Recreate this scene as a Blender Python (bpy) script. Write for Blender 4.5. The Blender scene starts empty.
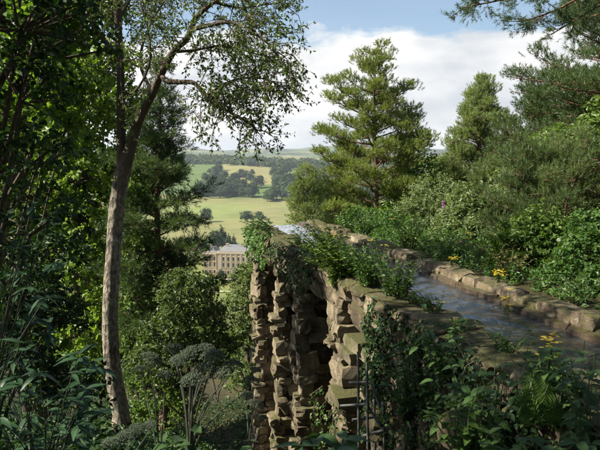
import bpy, bmesh, math, random
import numpy as np
from mathutils import Vector, Matrix

# ------------------------------------------------------------------ scene, camera, sky, sun
sc = bpy.context.scene
C = sc.collection
rad = math.radians
F = 643.0                     # focal length in pixels of the 600 px wide photograph
PITCH = math.atan2(225 - 157, F)
cam_d = bpy.data.cameras.new('camera')
cam = bpy.data.objects.new('camera', cam_d)
C.objects.link(cam)
cam.location = (0, 0, 0)
cam.rotation_euler = (math.pi / 2 - PITCH, 0, 0)
cam_d.sensor_width = 36
cam_d.lens = 36 * F / 600
cam_d.clip_start = 0.05
cam_d.clip_end = 40000
cam_d.dof.use_dof = True
cam_d.dof.focus_distance = 15
cam_d.dof.aperture_fstop = 5.6
sc.camera = cam

SUN_EL = rad(41)
SUN_AZ = math.atan2(-1.0, -0.13)           # compass-like: atan2(x, y)
SUN = Vector((math.sin(SUN_AZ) * math.cos(SUN_EL), math.cos(SUN_AZ) * math.cos(SUN_EL), math.sin(SUN_EL)))
sun_d = bpy.data.lights.new('sun', 'SUN')
sun_d.energy = 5.0
sun_d.angle = rad(0.55)
sun_d.color = (1.0, 0.93, 0.80)
sun_o = bpy.data.objects.new('sun', sun_d)
C.objects.link(sun_o)
sun_o.rotation_euler = (-SUN).to_track_quat('-Z', 'Y').to_euler()

world = bpy.data.worlds.new('World')
sc.world = world
world.use_nodes = True
wn, wl = world.node_tree.nodes, world.node_tree.links
wn.clear()


def wnode(t, **kw):
    n = wn.new(t)
    for k, v in kw.items():
        setattr(n, k, v)
    return n


def wmath(op, a, b=None, clamp=False):
    n = wnode('ShaderNodeMath', operation=op, use_clamp=clamp)
    for i, v in enumerate((a, b)):
        if v is None:
            continue
        if isinstance(v, (int, float)):
            n.inputs[i].default_value = v
        else:
            wl.new(v, n.inputs[i])
    return n.outputs[0]


sky = wnode('ShaderNodeTexSky', sky_type='NISHITA', sun_disc=False, sun_elevation=SUN_EL,
            sun_rotation=SUN_AZ % (2 * math.pi), altitude=200, air_density=1.0, dust_density=1.2, ozone_density=1.4)
tc = wnode('ShaderNodeTexCoord')
sep = wnode('ShaderNodeSeparateXYZ')
wl.new(tc.outputs['Generated'], sep.inputs[0])
zc = sep.outputs['Z']
mp = wnode('ShaderNodeMapping')
mp.inputs['Scale'].default_value = (1, 1, 2.3)
wl.new(tc.outputs['Generated'], mp.inputs[0])


def wnoise(scale, detail, rough=0.55, off=(0, 0, 0)):
    m2 = wnode('ShaderNodeMapping')
    m2.inputs['Location'].default_value = off
    wl.new(mp.outputs[0], m2.inputs[0])
    n = wnode('ShaderNodeTexNoise')
    n.inputs['Scale'].default_value = scale
    n.inputs['Detail'].default_value = detail
    n.inputs['Roughness'].default_value = rough
    wl.new(m2.outputs[0], n.inputs['Vector'])
    return n.outputs['Fac']


# a bank of cumulus low over the horizon, torn fair-weather cloud above it
n1 = wnoise(7.0, 9, 0.55, (3.1, 0.4, 0.2))
bank = wmath('MULTIPLY', wmath('SUBTRACT', wmath('ADD', wmath('SUBTRACT', 0.186, zc), wmath('MULTIPLY', wmath('SUBTRACT', n1, 0.5), 0.10)), 0.0), 80, True)
n2 = wnoise(2.4, 8, 0.58, (7.7, 1.3, 4.2))
torn = wmath('MULTIPLY', wmath('SUBTRACT', n2, 0.60), 8, True)
torn = wmath('MULTIPLY', torn, wmath('MULTIPLY', wmath('SUBTRACT', zc, 0.24), 8, True))
cover = wmath('MAXIMUM', wmath('MAXIMUM', bank, torn), 0.1)
n3 = wnoise(6.5, 7, 0.5, (1.2, 5.5, 2.4))
shade = wnode('ShaderNodeValToRGB')
shade.color_ramp.elements[0].position = 0.36
shade.color_ramp.elements[0].color = (6.6, 7.0, 7.5, 1)
shade.color_ramp.elements[1].position = 0.6
shade.color_ramp.elements[1].color = (10.2, 10.1, 9.9, 1)
wl.new(n3, shade.inputs[0])
mixw = wnode('ShaderNodeMix', data_type='RGBA')
wl.new(cover, mixw.inputs['Factor'])
bright = wnode('ShaderNodeMix', data_type='RGBA', blend_type='MULTIPLY')
bright.inputs['Factor'].default_value = 1
bright.inputs['B'].default_value = (1.45, 1.5, 1.5, 1)
wl.new(sky.outputs[0], bright.inputs['A'])
wl.new(bright.outputs['Result'], mixw.inputs['A'])
wl.new(shade.outputs[0], mixw.inputs['B'])
bg = wnode('ShaderNodeBackground')
bg.inputs['Strength'].default_value = 0.05
wl.new(mixw.outputs['Result'], bg.inputs['Color'])
wo = wnode('ShaderNodeOutputWorld')
wl.new(bg.outputs[0], wo.inputs['Surface'])

sc.view_settings.view_transform = 'Standard'
sc.view_settings.look = 'None'
sc.view_settings.exposure = 1.12
sc.view_settings.gamma = 1.0
sc.view_settings.use_curve_mapping = False
sc.render.engine = 'CYCLES'
sc.cycles.use_denoising = True
sc.cycles.max_bounces = 8
sc.cycles.diffuse_bounces = 4
sc.cycles.transmission_bounces = 4
sc.cycles.volume_bounces = 0
sc.cycles.sample_clamp_indirect = 8

# ------------------------------------------------------------------ helpers
rng = np.random.default_rng(7)
rnd = random.Random(7)


def at(px, py, d):
    """the point at depth d (metres along +Y) that a photo pixel looks at"""
    c, s = math.cos(PITCH), math.sin(PITCH)
    k = (225 - py) / F
    v = Vector(((px - 300) / F, c + k * s, -s + k * c))
    return v * (d / v.y)


class Geo:
    """collects vertices, triangles and quads; build() links them as ONE mesh object"""

    def __init__(self):
        self.v, self.t, self.q, self.n = [], [], [], 0
        self.ts, self.qs = [], []

    def add(self, v, t=None, q=None, smooth=False):
        v = np.asarray(v, dtype=np.float32).reshape(-1, 3)
        if t is not None and len(t):
            self.t.append(np.asarray(t, dtype=np.int32).reshape(-1, 3) + self.n)
            self.ts.append(np.full(len(self.t[-1]), smooth))
        if q is not None and len(q):
            self.q.append(np.asarray(q, dtype=np.int32).reshape(-1, 4) + self.n)
            self.qs.append(np.full(len(self.q[-1]), smooth))
        self.v.append(v)
        self.n += len(v)
        return self

    def mesh(self, name, mats):
        me = bpy.data.meshes.new(name)
        v = np.concatenate(self.v) if self.v else np.zeros((0, 3), np.float32)
        t = np.concatenate(self.t) if self.t else np.zeros((0, 3), np.int32)
        q = np.concatenate(self.q) if self.q else np.zeros((0, 4), np.int32)
        me.vertices.add(len(v))
        me.vertices.foreach_set('co', v.ravel())
        nl = t.size + q.size
        me.loops.add(nl)
        me.loops.foreach_set('vertex_index', np.concatenate([t.ravel(), q.ravel()]))
        me.polygons.add(len(t) + len(q))
        st = np.concatenate([np.arange(len(t)) * 3, len(t) * 3 + np.arange(len(q)) * 4]).astype(np.int32)
        me.polygons.foreach_set('loop_start', st)
        sm = np.concatenate((self.ts or [np.zeros(0, bool)]) + (self.qs or [np.zeros(0, bool)]))
        me.polygons.foreach_set('use_smooth', sm)
        for m in (mats if isinstance(mats, (list, tuple)) else [mats]):
            me.materials.append(m)
        me.update(calc_edges=True)
        return me

    def build(self, name, mats, parent=None):
        return link(name, self.mesh(name, mats), parent)


def link(name, data, parent=None):
    o = bpy.data.objects.new(name, data)
    C.objects.link(o)
    if parent is not None:
        o.parent = parent
    return o


def tag(o, label=None, cat=None, group=None, kind=None):
    for k, v in (('label', label), ('category', cat), ('group', group), ('kind', kind)):
        if v:
            o[k] = v
    return o


def thing(name, loc, label, cat, group=None, rz=0.0):
    o = link(name, None)
    o.location = loc
    o.rotation_euler = (0, 0, rz)
    o.empty_display_size = 0.2
    return tag(o, label, cat, group)


def copy_tree(o, parent=None):
    c = o.copy()
    C.objects.link(c)
    c.parent = parent
    for ch in list(o.children):
        copy_tree(ch, c)
    return c


def unit(a):
    return a / np.maximum(np.linalg.norm(a, axis=-1, keepdims=True), 1e-9)


def rdir(r, n):
    return unit(r.normal(size=(n, 3)))


def sstep(x, a, b):
    t = np.clip((np.asarray(x, float) - a) / (b - a), 0, 1)
    return t * t * (3 - 2 * t)


def tube(geo, pts, radii, sides=7, cap=False, lump=0.0, r=None):
    pts = np.asarray(pts, float)
    radii = np.asarray(radii, float)
    n = len(pts)
    tan = np.gradient(pts, axis=0)
    tan = unit(tan)
    ref = np.array([0.31, 0.17, 0.93]) if abs(tan[0, 2]) < 0.8 else np.array([0.9, 0.3, 0.1])
    ax = unit(np.cross(tan, ref))
    ay = np.cross(tan, ax)
    a = np.arange(sides) * 2 * math.pi / sides
    rr = radii[:, None] * np.ones((1, sides))
    if lump and r is not None:
        rr = rr * (1 + r.normal(0, lump, (n, sides)))
    v = pts[:, None, :] + rr[..., None] * (np.cos(a)[None, :, None] * ax[:, None, :] + np.sin(a)[None, :, None] * ay[:, None, :])
    i = np.arange(n - 1)[:, None] * sides
    j = np.arange(sides)[None, :]
    j2 = (j + 1) % sides
    q = np.stack([i + j, i + j2, i + sides + j2, i + sides + j], -1).reshape(-1, 4)
    geo.add(v.reshape(-1, 3), q=q, smooth=True)
    if cap:
        geo.add(v[-1], t=[(0, k, k + 1) for k in range(1, sides - 1)])


def curve_pts(pts, n):
    """Catmull-Rom through control points"""
    p = np.asarray(pts, float)
    p = np.vstack([2 * p[0] - p[1], p, 2 * p[-1] - p[-2]])
    seg = len(p) - 3
    t = np.linspace(0, seg - 1e-6, n)
    i = t.astype(int)
    f = (t - i)[:, None]
    a, b, c, d = p[i], p[i + 1], p[i + 2], p[i + 3]
    return 0.5 * (2 * b + (c - a) * f + (2 * a - 5 * b + 4 * c - d) * f ** 2 + (3 * b - a - 3 * c + d) * f ** 3)


def leaves(geo, b, d, nrm, L, Wd, fold=0.18, droop=0.15):
    """each leaf: two triangles folded along the midrib"""
    n = len(b)
    d = unit(d)
    side = unit(np.cross(d, nrm))
    nn = np.cross(side, d)
    L = np.asarray(L).reshape(-1, 1) * np.ones((n, 1))
    Wd = np.asarray(Wd).reshape(-1, 1) * np.ones((n, 1))
    v1 = b + d * L * 0.42 + side * Wd * 0.5 + nn * Wd * fold
    v3 = b + d * L * 0.42 - side * Wd * 0.5 + nn * Wd * fold
    v2 = b + d * L - nn * L * droop
    v = np.stack([b, v1, v2, v3], 1).reshape(-1, 3)
    k = np.arange(n)[:, None] * 4
    t = np.concatenate([k + [[0, 1, 2]], k + [[0, 2, 3]]], 1).reshape(-1, 3)
    geo.add(v, t=t)


def spray(geo, r, P, D, length, n, L, Wd, up=0.6, hang=0.25, spread=0.9):
    """n leaves along each shoot (start P, direction D)"""
    m = len(P)
    t = r.uniform(0.15, 1.0, (m, n, 1))
    ln = np.asarray(length).reshape(-1, 1, 1) * np.ones((m, 1, 1))
    b = P[:, None, :] + D[:, None, :] * t * ln + r.normal(0, 0.02, (m, n, 3)) * ln
    pd = np.cross(D[:, None, :], r.normal(size=(m, n, 3)))
    d = D[:, None, :] * r.uniform(0.1, 0.8, (m, n, 1)) + unit(pd) * spread + np.array([0, 0, -hang])
    nr = np.array([0, 0, up]) + r.normal(0, 0.5, (m, n, 3))
    s = r.uniform(0.65, 1.25, (m * n, 1))
    leaves(geo, b.reshape(-1, 3), d.reshape(-1, 3), nr.reshape(-1, 3), L * s, Wd * s)


def tufts(geo, r, P, D, length, k, nl, nw, ang=0.75):
    """pine shoots: k needles brushing forward off each shoot, every needle one slim blade"""
    m = len(P)
    t = r.uniform(0.0, 1.0, (m, k, 1))
    ln = np.asarray(length).reshape(-1, 1, 1) * np.ones((m, 1, 1))
    b = P[:, None, :] + D[:, None, :] * t * ln
    pd = unit(np.cross(D[:, None, :], r.normal(size=(m, k, 3))))
    d = unit(D[:, None, :] * 0.8 + pd * (ang + r.uniform(-0.25, 0.35, (m, k, 1))) * (1.15 - 0.5 * t))
    sd = unit(np.cross(d, r.normal(size=(m, k, 3))))
    l = nl * r.uniform(0.7, 1.2, (m, k, 1))
    v = np.stack([b - sd * nw * 0.5, b + sd * nw * 0.5, b + d * l], 2).reshape(-1, 3)
    geo.add(v, t=np.arange(m * k * 3).reshape(-1, 3))


# ------------------------------------------------------------------ materials
def mat(name):
    m = bpy.data.materials.new(name)
    m.use_nodes = True
    nt = m.node_tree
    nt.nodes.clear()
    out = nt.nodes.new('ShaderNodeOutputMaterial')
    return m, nt, out


def N(nt, t, **kw):
    n = nt.nodes.new(t)
    for k, v in kw.items():
        if k in ('operation', 'data_type', 'blend_type', 'use_clamp', 'attribute_name', 'feature', 'distance', 'noise_dimensions', 'interpolation_type'):
            setattr(n, k, v)
        else:
            n.inputs[k].default_value = v
    return n


def ramp(nt, fac, stops):
    n = nt.nodes.new('ShaderNodeValToRGB')
    e = n.color_ramp.elements
    while len(e) < len(stops):
        e.new(0.5)
    for el, (p, c) in zip(e, stops):
        el.position = p
        el.color = (*c, 1) if len(c) == 3 else c
    nt.links.new(fac, n.inputs[0])
    return n.outputs[0]


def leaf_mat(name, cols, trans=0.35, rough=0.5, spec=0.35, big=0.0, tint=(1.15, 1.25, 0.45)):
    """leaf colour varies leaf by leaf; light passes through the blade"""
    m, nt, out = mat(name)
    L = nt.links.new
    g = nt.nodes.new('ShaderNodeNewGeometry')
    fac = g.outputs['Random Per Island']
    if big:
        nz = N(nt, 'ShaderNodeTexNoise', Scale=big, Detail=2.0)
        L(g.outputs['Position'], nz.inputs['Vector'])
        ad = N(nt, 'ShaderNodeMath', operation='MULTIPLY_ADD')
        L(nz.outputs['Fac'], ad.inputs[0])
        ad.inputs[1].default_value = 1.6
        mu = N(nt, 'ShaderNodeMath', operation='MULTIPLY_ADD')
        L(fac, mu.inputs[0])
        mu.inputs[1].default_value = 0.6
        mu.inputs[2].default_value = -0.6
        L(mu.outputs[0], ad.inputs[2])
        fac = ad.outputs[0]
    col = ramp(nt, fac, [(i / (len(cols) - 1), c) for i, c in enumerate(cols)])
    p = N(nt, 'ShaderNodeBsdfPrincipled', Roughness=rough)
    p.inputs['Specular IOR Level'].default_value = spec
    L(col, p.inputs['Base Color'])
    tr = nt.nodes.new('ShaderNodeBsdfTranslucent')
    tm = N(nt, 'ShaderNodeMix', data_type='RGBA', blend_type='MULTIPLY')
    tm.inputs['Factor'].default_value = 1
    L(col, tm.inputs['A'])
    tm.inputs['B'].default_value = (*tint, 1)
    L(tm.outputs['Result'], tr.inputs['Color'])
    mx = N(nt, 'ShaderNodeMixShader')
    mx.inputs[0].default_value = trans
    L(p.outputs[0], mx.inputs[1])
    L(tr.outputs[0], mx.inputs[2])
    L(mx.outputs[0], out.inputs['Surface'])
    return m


def bump(nt, h, strength, dist):
    b = N(nt, 'ShaderNodeBump', Strength=strength, Distance=dist)
    nt.links.new(h, b.inputs['Height'])
    return b.outputs[0]


def bark_mat(name, cols, scale=6.0, stretch=0.18, moss=0.0, bumpd=0.03, upper=None):
    m, nt, out = mat(name)
    L = nt.links.new
    g = nt.nodes.new('ShaderNodeNewGeometry')
    mpn = N(nt, 'ShaderNodeMapping')
    mpn.inputs['Scale'].default_value = (1, 1, stretch)
    L(g.outputs['Position'], mpn.inputs[0])
    nz = N(nt, 'ShaderNodeTexNoise', Scale=scale * 4, Detail=8.0, Roughness=0.65)
    L(mpn.outputs[0], nz.inputs['Vector'])
    vo = N(nt, 'ShaderNodeTexVoronoi', Scale=scale * 2.5)
    L(mpn.outputs[0], vo.inputs['Vector'])
    nb = N(nt, 'ShaderNodeTexNoise', Scale=2.2, Detail=5.0)
    L(g.outputs['Position'], nb.inputs['Vector'])
    mi = N(nt, 'ShaderNodeMath', operation='MULTIPLY_ADD')
    L(nb.outputs['Fac'], mi.inputs[0])
    mi.inputs[1].default_value = 0.5
    mi2 = N(nt, 'ShaderNodeMath', operation='MULTIPLY')
    L(nz.outputs['Fac'], mi2.inputs[0])
    mi2.inputs[1].default_value = 1.1
    mi.use_clamp = False
    L(mi2.outputs[0], mi.inputs[2])
    col = ramp(nt, mi.outputs[0], [(0.58 + 0.42 * i / (len(cols) - 1), c) for i, c in enumerate(cols)])
    if upper is not None:  # bark darkens with height: mossy limb tone plus leaf shade put into the colour
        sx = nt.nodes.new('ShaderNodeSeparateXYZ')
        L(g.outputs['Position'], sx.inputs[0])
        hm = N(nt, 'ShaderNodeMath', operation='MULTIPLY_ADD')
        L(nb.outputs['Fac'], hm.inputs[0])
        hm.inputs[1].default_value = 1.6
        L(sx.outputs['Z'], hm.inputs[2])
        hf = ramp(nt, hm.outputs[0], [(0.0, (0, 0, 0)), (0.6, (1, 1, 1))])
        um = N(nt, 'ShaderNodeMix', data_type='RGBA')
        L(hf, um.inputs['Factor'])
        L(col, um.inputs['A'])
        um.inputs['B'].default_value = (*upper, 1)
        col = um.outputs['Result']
    if moss:
        mf = ramp(nt, nb.outputs['Fac'], [(0.5, (0, 0, 0)), (0.68, (moss, moss, moss))])
        mm = N(nt, 'ShaderNodeMix', data_type='RGBA')
        L(mf, mm.inputs['Factor'])
        L(col, mm.inputs['A'])
        mm.inputs['B'].default_value = (0.06, 0.085, 0.025, 1)
        col = mm.outputs['Result']
    p = N(nt, 'ShaderNodeBsdfPrincipled', Roughness=0.9)
    L(col, p.inputs['Base Color'])
    ad = N(nt, 'ShaderNodeMath', operation='ADD')
    L(nz.outputs['Fac'], ad.inputs[0])
    L(vo.outputs['Distance'], ad.inputs[1])
    L(bump(nt, ad.outputs[0], 1.0, bumpd), p.inputs['Normal'])
    L(p.outputs[0], out.inputs['Surface'])
    return m


def stone_mat(name, cols, moss=0.5, lichen=0.3, wet=False):
    m, nt, out = mat(name)
    L = nt.links.new
    g = nt.nodes.new('ShaderNodeNewGeometry')
    oi = nt.nodes.new('ShaderNodeObjectInfo')
    nz = N(nt, 'ShaderNodeTexNoise', Scale=4.5, Detail=9.0, Roughness=0.62)
    L(g.outputs['Position'], nz.inputs['Vector'])
    fi = N(nt, 'ShaderNodeTexNoise', Scale=38.0, Detail=6.0, Roughness=0.7)
    L(g.outputs['Position'], fi.inputs['Vector'])
    a = N(nt, 'ShaderNodeMath', operation='MULTIPLY_ADD')
    L(oi.outputs['Random'], a.inputs[0])
    a.inputs[1].default_value = 0.35
    L(nz.outputs['Fac'], a.inputs[2])
    b = N(nt, 'ShaderNodeMath', operation='MULTIPLY_ADD')
    L(fi.outputs['Fac'], b.inputs[0])
    b.inputs[1].default_value = 0.3
    L(a.outputs[0], b.inputs[2])
    col = ramp(nt, b.outputs[0], [(0.45 + 0.6 * i / (len(cols) - 1), c) for i, c in enumerate(cols)])
    ms = N(nt, 'ShaderNodeMapping')
    ms.inputs['Scale'].default_value = (1, 1, 0.3)
    L(g.outputs['Position'], ms.inputs[0])
    st_ = N(nt, 'ShaderNodeTexNoise', Scale=5.0, Detail=6.0, Roughness=0.65)
    L(ms.outputs[0], st_.inputs['Vector'])
    sf_ = ramp(nt, st_.outputs['Fac'], [(0.36, (0.32, 0.30, 0.28)), (0.58, (1, 1, 1))])
    s2 = N(nt, 'ShaderNodeMix', data_type='RGBA', blend_type='MULTIPLY')
    s2.inputs['Factor'].default_value = 0.85
    L(col, s2.inputs['A'])
    L(sf_, s2.inputs['B'])
    li = N(nt, 'ShaderNodeTexNoise', Scale=15.0, Detail=5.0, Roughness=0.6)
    L(g.outputs['Position'], li.inputs['Vector'])
    lf_ = ramp(nt, li.outputs['Fac'], [(0.58, (0, 0, 0)), (0.66, (0.6, 0.6, 0.6))])
    s3 = N(nt, 'ShaderNodeMix', data_type='RGBA')
    L(lf_, s3.inputs['Factor'])
    L(s2.outputs['Result'], s3.inputs['A'])
    s3.inputs['B'].default_value = (0.42, 0.40, 0.31, 1) if not wet else (0.09, 0.075, 0.05, 1)
    col = s3.outputs['Result']
    if moss:
        sp = nt.nodes.new('ShaderNodeSeparateXYZ')
        L(g.outputs['Normal'], sp.inputs[0])
        m1 = N(nt, 'ShaderNodeTexNoise', Scale=3.1, Detail=7.0, Roughness=0.7)
        L(g.outputs['Position'], m1.inputs['Vector'])
        s1 = N(nt, 'ShaderNodeMath', operation='MULTIPLY_ADD')
        L(sp.outputs['Z'], s1.inputs[0])
        s1.inputs[1].default_value = 0.22
        L(m1.outputs['Fac'], s1.inputs[2])
        mf = ramp(nt, s1.outputs[0], [(0.62 - 0.2 * moss, (0, 0, 0)), (0.86 - 0.2 * moss, (0.9, 0.9, 0.9))])
        mc = ramp(nt, fi.outputs['Fac'], [(0.3, (0.035, 0.045, 0.012)), (0.55, (0.12, 0.12, 0.025)), (0.75, (0.2, 0.17, 0.05))])
        mm = N(nt, 'ShaderNodeMix', data_type='RGBA')
        L(mf, mm.inputs['Factor'])
        L(col, mm.inputs['A'])
        L(mc, mm.inputs['B'])
        col = mm.outputs['Result']
    p = N(nt, 'ShaderNodeBsdfPrincipled', Roughness=0.28 if wet else 0.88)
    L(col, p.inputs['Base Color'])
    ad = N(nt, 'ShaderNodeMath', operation='MULTIPLY_ADD')
    L(nz.outputs['Fac'], ad.inputs[0])
    ad.inputs[1].default_value = 1.6
    L(fi.outputs['Fac'], ad.inputs[2])
    L(bump(nt, ad.outputs[0], 1.0, 0.06), p.inputs['Normal'])
    L(p.outputs[0], out.inputs['Surface'])
    return m


def plain_mat(name, col, rough=0.8, var=0.25, scale=12.0, metal=0.0, bumps=0.2):
    m, nt, out = mat(name)
    g = nt.nodes.new('ShaderNodeNewGeometry')
    nz = N(nt, 'ShaderNodeTexNoise', Scale=scale, Detail=6.0, Roughness=0.6)
    nt.links.new(g.outputs['Position'], nz.inputs['Vector'])
    lo = tuple(c * (1 - var) for c in col)
    hi = tuple(min(1, c * (1 + var)) for c in col)
    cc = ramp(nt, nz.outputs['Fac'], [(0.3, lo), (0.7, hi)])
    p = N(nt, 'ShaderNodeBsdfPrincipled', Roughness=rough, Metallic=metal)
    nt.links.new(cc, p.inputs['Base Color'])
    nt.links.new(bump(nt, nz.outputs['Fac'], bumps, 0.3 / scale), p.inputs['Normal'])
    nt.links.new(p.outputs[0], out.inputs['Surface'])
    return m


M = {}
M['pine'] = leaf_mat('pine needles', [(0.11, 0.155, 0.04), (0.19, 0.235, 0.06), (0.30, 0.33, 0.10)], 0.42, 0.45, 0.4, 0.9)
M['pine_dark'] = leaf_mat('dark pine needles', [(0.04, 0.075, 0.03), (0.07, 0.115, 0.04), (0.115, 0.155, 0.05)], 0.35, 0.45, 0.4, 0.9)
M['pine_blue'] = leaf_mat('blue green pine needles', [(0.065, 0.11, 0.045), (0.115, 0.165, 0.065), (0.19, 0.23, 0.085)], 0.4, 0.45, 0.4, 0.9)
M['pine_pale'] = leaf_mat('pale pine needles', [(0.13, 0.18, 0.07), (0.21, 0.265, 0.105), (0.31, 0.35, 0.15)], 0.42, 0.45, 0.4, 0.9)
M['sycamore'] = leaf_mat('sycamore leaves', [(0.06, 0.125, 0.02), (0.12, 0.21, 0.03), (0.21, 0.30, 0.05)], 0.5, 0.42, 0.4, 0.6)
M['lime'] = leaf_mat('lime green leaves', [(0.11, 0.18, 0.03), (0.19, 0.28, 0.05), (0.30, 0.39, 0.09)], 0.5, 0.45, 0.35, 0.5)
M['ash'] = leaf_mat('ash leaves', [(0.06, 0.10, 0.028), (0.095, 0.14, 0.04), (0.14, 0.18, 0.065)], 0.38, 0.45, 0.4)
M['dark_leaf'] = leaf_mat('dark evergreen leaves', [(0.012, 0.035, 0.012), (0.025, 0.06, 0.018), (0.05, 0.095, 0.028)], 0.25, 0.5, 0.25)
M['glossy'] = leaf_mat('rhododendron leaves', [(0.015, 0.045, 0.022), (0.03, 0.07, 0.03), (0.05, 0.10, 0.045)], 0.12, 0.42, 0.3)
M['bright'] = leaf_mat('bright shrub leaves', [(0.08, 0.15, 0.03), (0.13, 0.20, 0.045), (0.19, 0.27, 0.07)], 0.4, 0.5, 0.35, 0.8)
M['pale'] = leaf_mat('pale shrub leaves', [(0.11, 0.16, 0.06), (0.16, 0.21, 0.085), (0.23, 0.28, 0.13)], 0.38, 0.5, 0.3, 0.9)
M['herb'] = leaf_mat('herb leaves', [(0.045, 0.11, 0.025), (0.08, 0.16, 0.035), (0.14, 0.22, 0.06)], 0.4, 0.45, 0.4)
M['ivy'] = leaf_mat('ivy leaves', [(0.02, 0.055, 0.02), (0.04, 0.085, 0.028), (0.08, 0.13, 0.04)], 0.25, 0.5, 0.25)
M['far_leaf'] = leaf_mat('distant tree leaves', [(0.022, 0.045, 0.016), (0.038, 0.068, 0.022), (0.06, 0.09, 0.03)], 0.15, 0.7, 0.1)
M['ridge_leaf'] = leaf_mat('ridge wood leaves', [(0.045, 0.07, 0.022), (0.07, 0.10, 0.032), (0.10, 0.13, 0.045)], 0.15, 0.7, 0.1)
M['dry'] = leaf_mat('dry grass', [(0.16, 0.13, 0.05), (0.26, 0.21, 0.09), (0.32, 0.27, 0.13)], 0.3, 0.7, 0.2)
M['yellow'] = plain_mat('yellow petals', (0.8, 0.6, 0.03), 0.6, 0.15)
M['purple'] = plain_mat('purple petals', (0.42, 0.13, 0.36), 0.6, 0.25, 60)
M['umbel'] = plain_mat('grey green seed heads', (0.07, 0.095, 0.055), 0.85, 0.5, 60)
M['stem'] = plain_mat('green stems', (0.07, 0.10, 0.035), 0.6, 0.3, 30)
M['dark_stem'] = plain_mat('dark stalks', (0.035, 0.04, 0.022), 0.7, 0.3, 30)
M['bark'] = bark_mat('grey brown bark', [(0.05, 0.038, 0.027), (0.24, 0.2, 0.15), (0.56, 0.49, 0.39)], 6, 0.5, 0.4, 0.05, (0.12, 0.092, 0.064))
M['bark_dark'] = bark_mat('dark bark', [(0.03, 0.024, 0.018), (0.08, 0.062, 0.045), (0.14, 0.11, 0.08)], 7, 0.25, 0.5, 0.02)
M['bark_limb'] = bark_mat('mossy limb bark', [(0.03, 0.024, 0.017), (0.09, 0.068, 0.045), (0.2, 0.15, 0.10)], 7, 0.4, 0.5, 0.02)
M['bark_pine'] = bark_mat('orange pine bark', [(0.07, 0.045, 0.03), (0.17, 0.095, 0.06), (0.28, 0.16, 0.10)], 6, 0.35, 0.1, 0.03)
M['stone'] = stone_mat('rough gritstone', [(0.085, 0.062, 0.036), (0.24, 0.185, 0.11), (0.47, 0.385, 0.25)], 0.3)
M['stone_moss'] = stone_mat('mossy gritstone', [(0.08, 0.055, 0.032), (0.19, 0.14, 0.085), (0.34, 0.265, 0.17)], 0.75)
M['coping'] = stone_mat('pale coping stone', [(0.15, 0.105, 0.06), (0.31, 0.235, 0.145), (0.5, 0.4, 0.27)], 0.3)
M['wet'] = stone_mat('wet dark stone', [(0.06, 0.042, 0.026), (0.13, 0.09, 0.055), (0.2, 0.145, 0.09)], 0.2, 0, True)
M['mortar'] = stone_mat('earth and mortar', [(0.05, 0.038, 0.024), (0.10, 0.075, 0.05), (0.16, 0.125, 0.085)], 0.4)
M['slab'] = stone_mat('moss topped slab', [(0.16, 0.13, 0.08), (0.28, 0.23, 0.14), (0.36, 0.31, 0.2)], 0.9)
M['pole'] = plain_mat('weathered grey pole', (0.15, 0.15, 0.14), 0.7, 0.35, 25, 0.1)
M['ashlar'] = plain_mat('honey ashlar', (0.40, 0.31, 0.215), 0.85, 0.12, 0.35, 0, 0.05)
M['ashlar_pale'] = plain_mat('pale ashlar trim', (0.46, 0.38, 0.28), 0.85, 0.1, 0.5, 0, 0.05)
M['lead'] = plain_mat('pale lead roof', (0.17, 0.17, 0.17), 0.6, 0.15, 0.3, 0, 0.05)
M['pane'] = plain_mat('dark window glass', (0.03, 0.035, 0.045), 0.12, 0.2, 0.5, 0, 0.0)
M['gravel'] = plain_mat('pale gravel', (0.52, 0.46, 0.36), 0.95, 0.12, 1.5)
M['earth_path'] = plain_mat('trodden earth', (0.20, 0.17, 0.14), 0.95, 0.3, 3)


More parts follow.
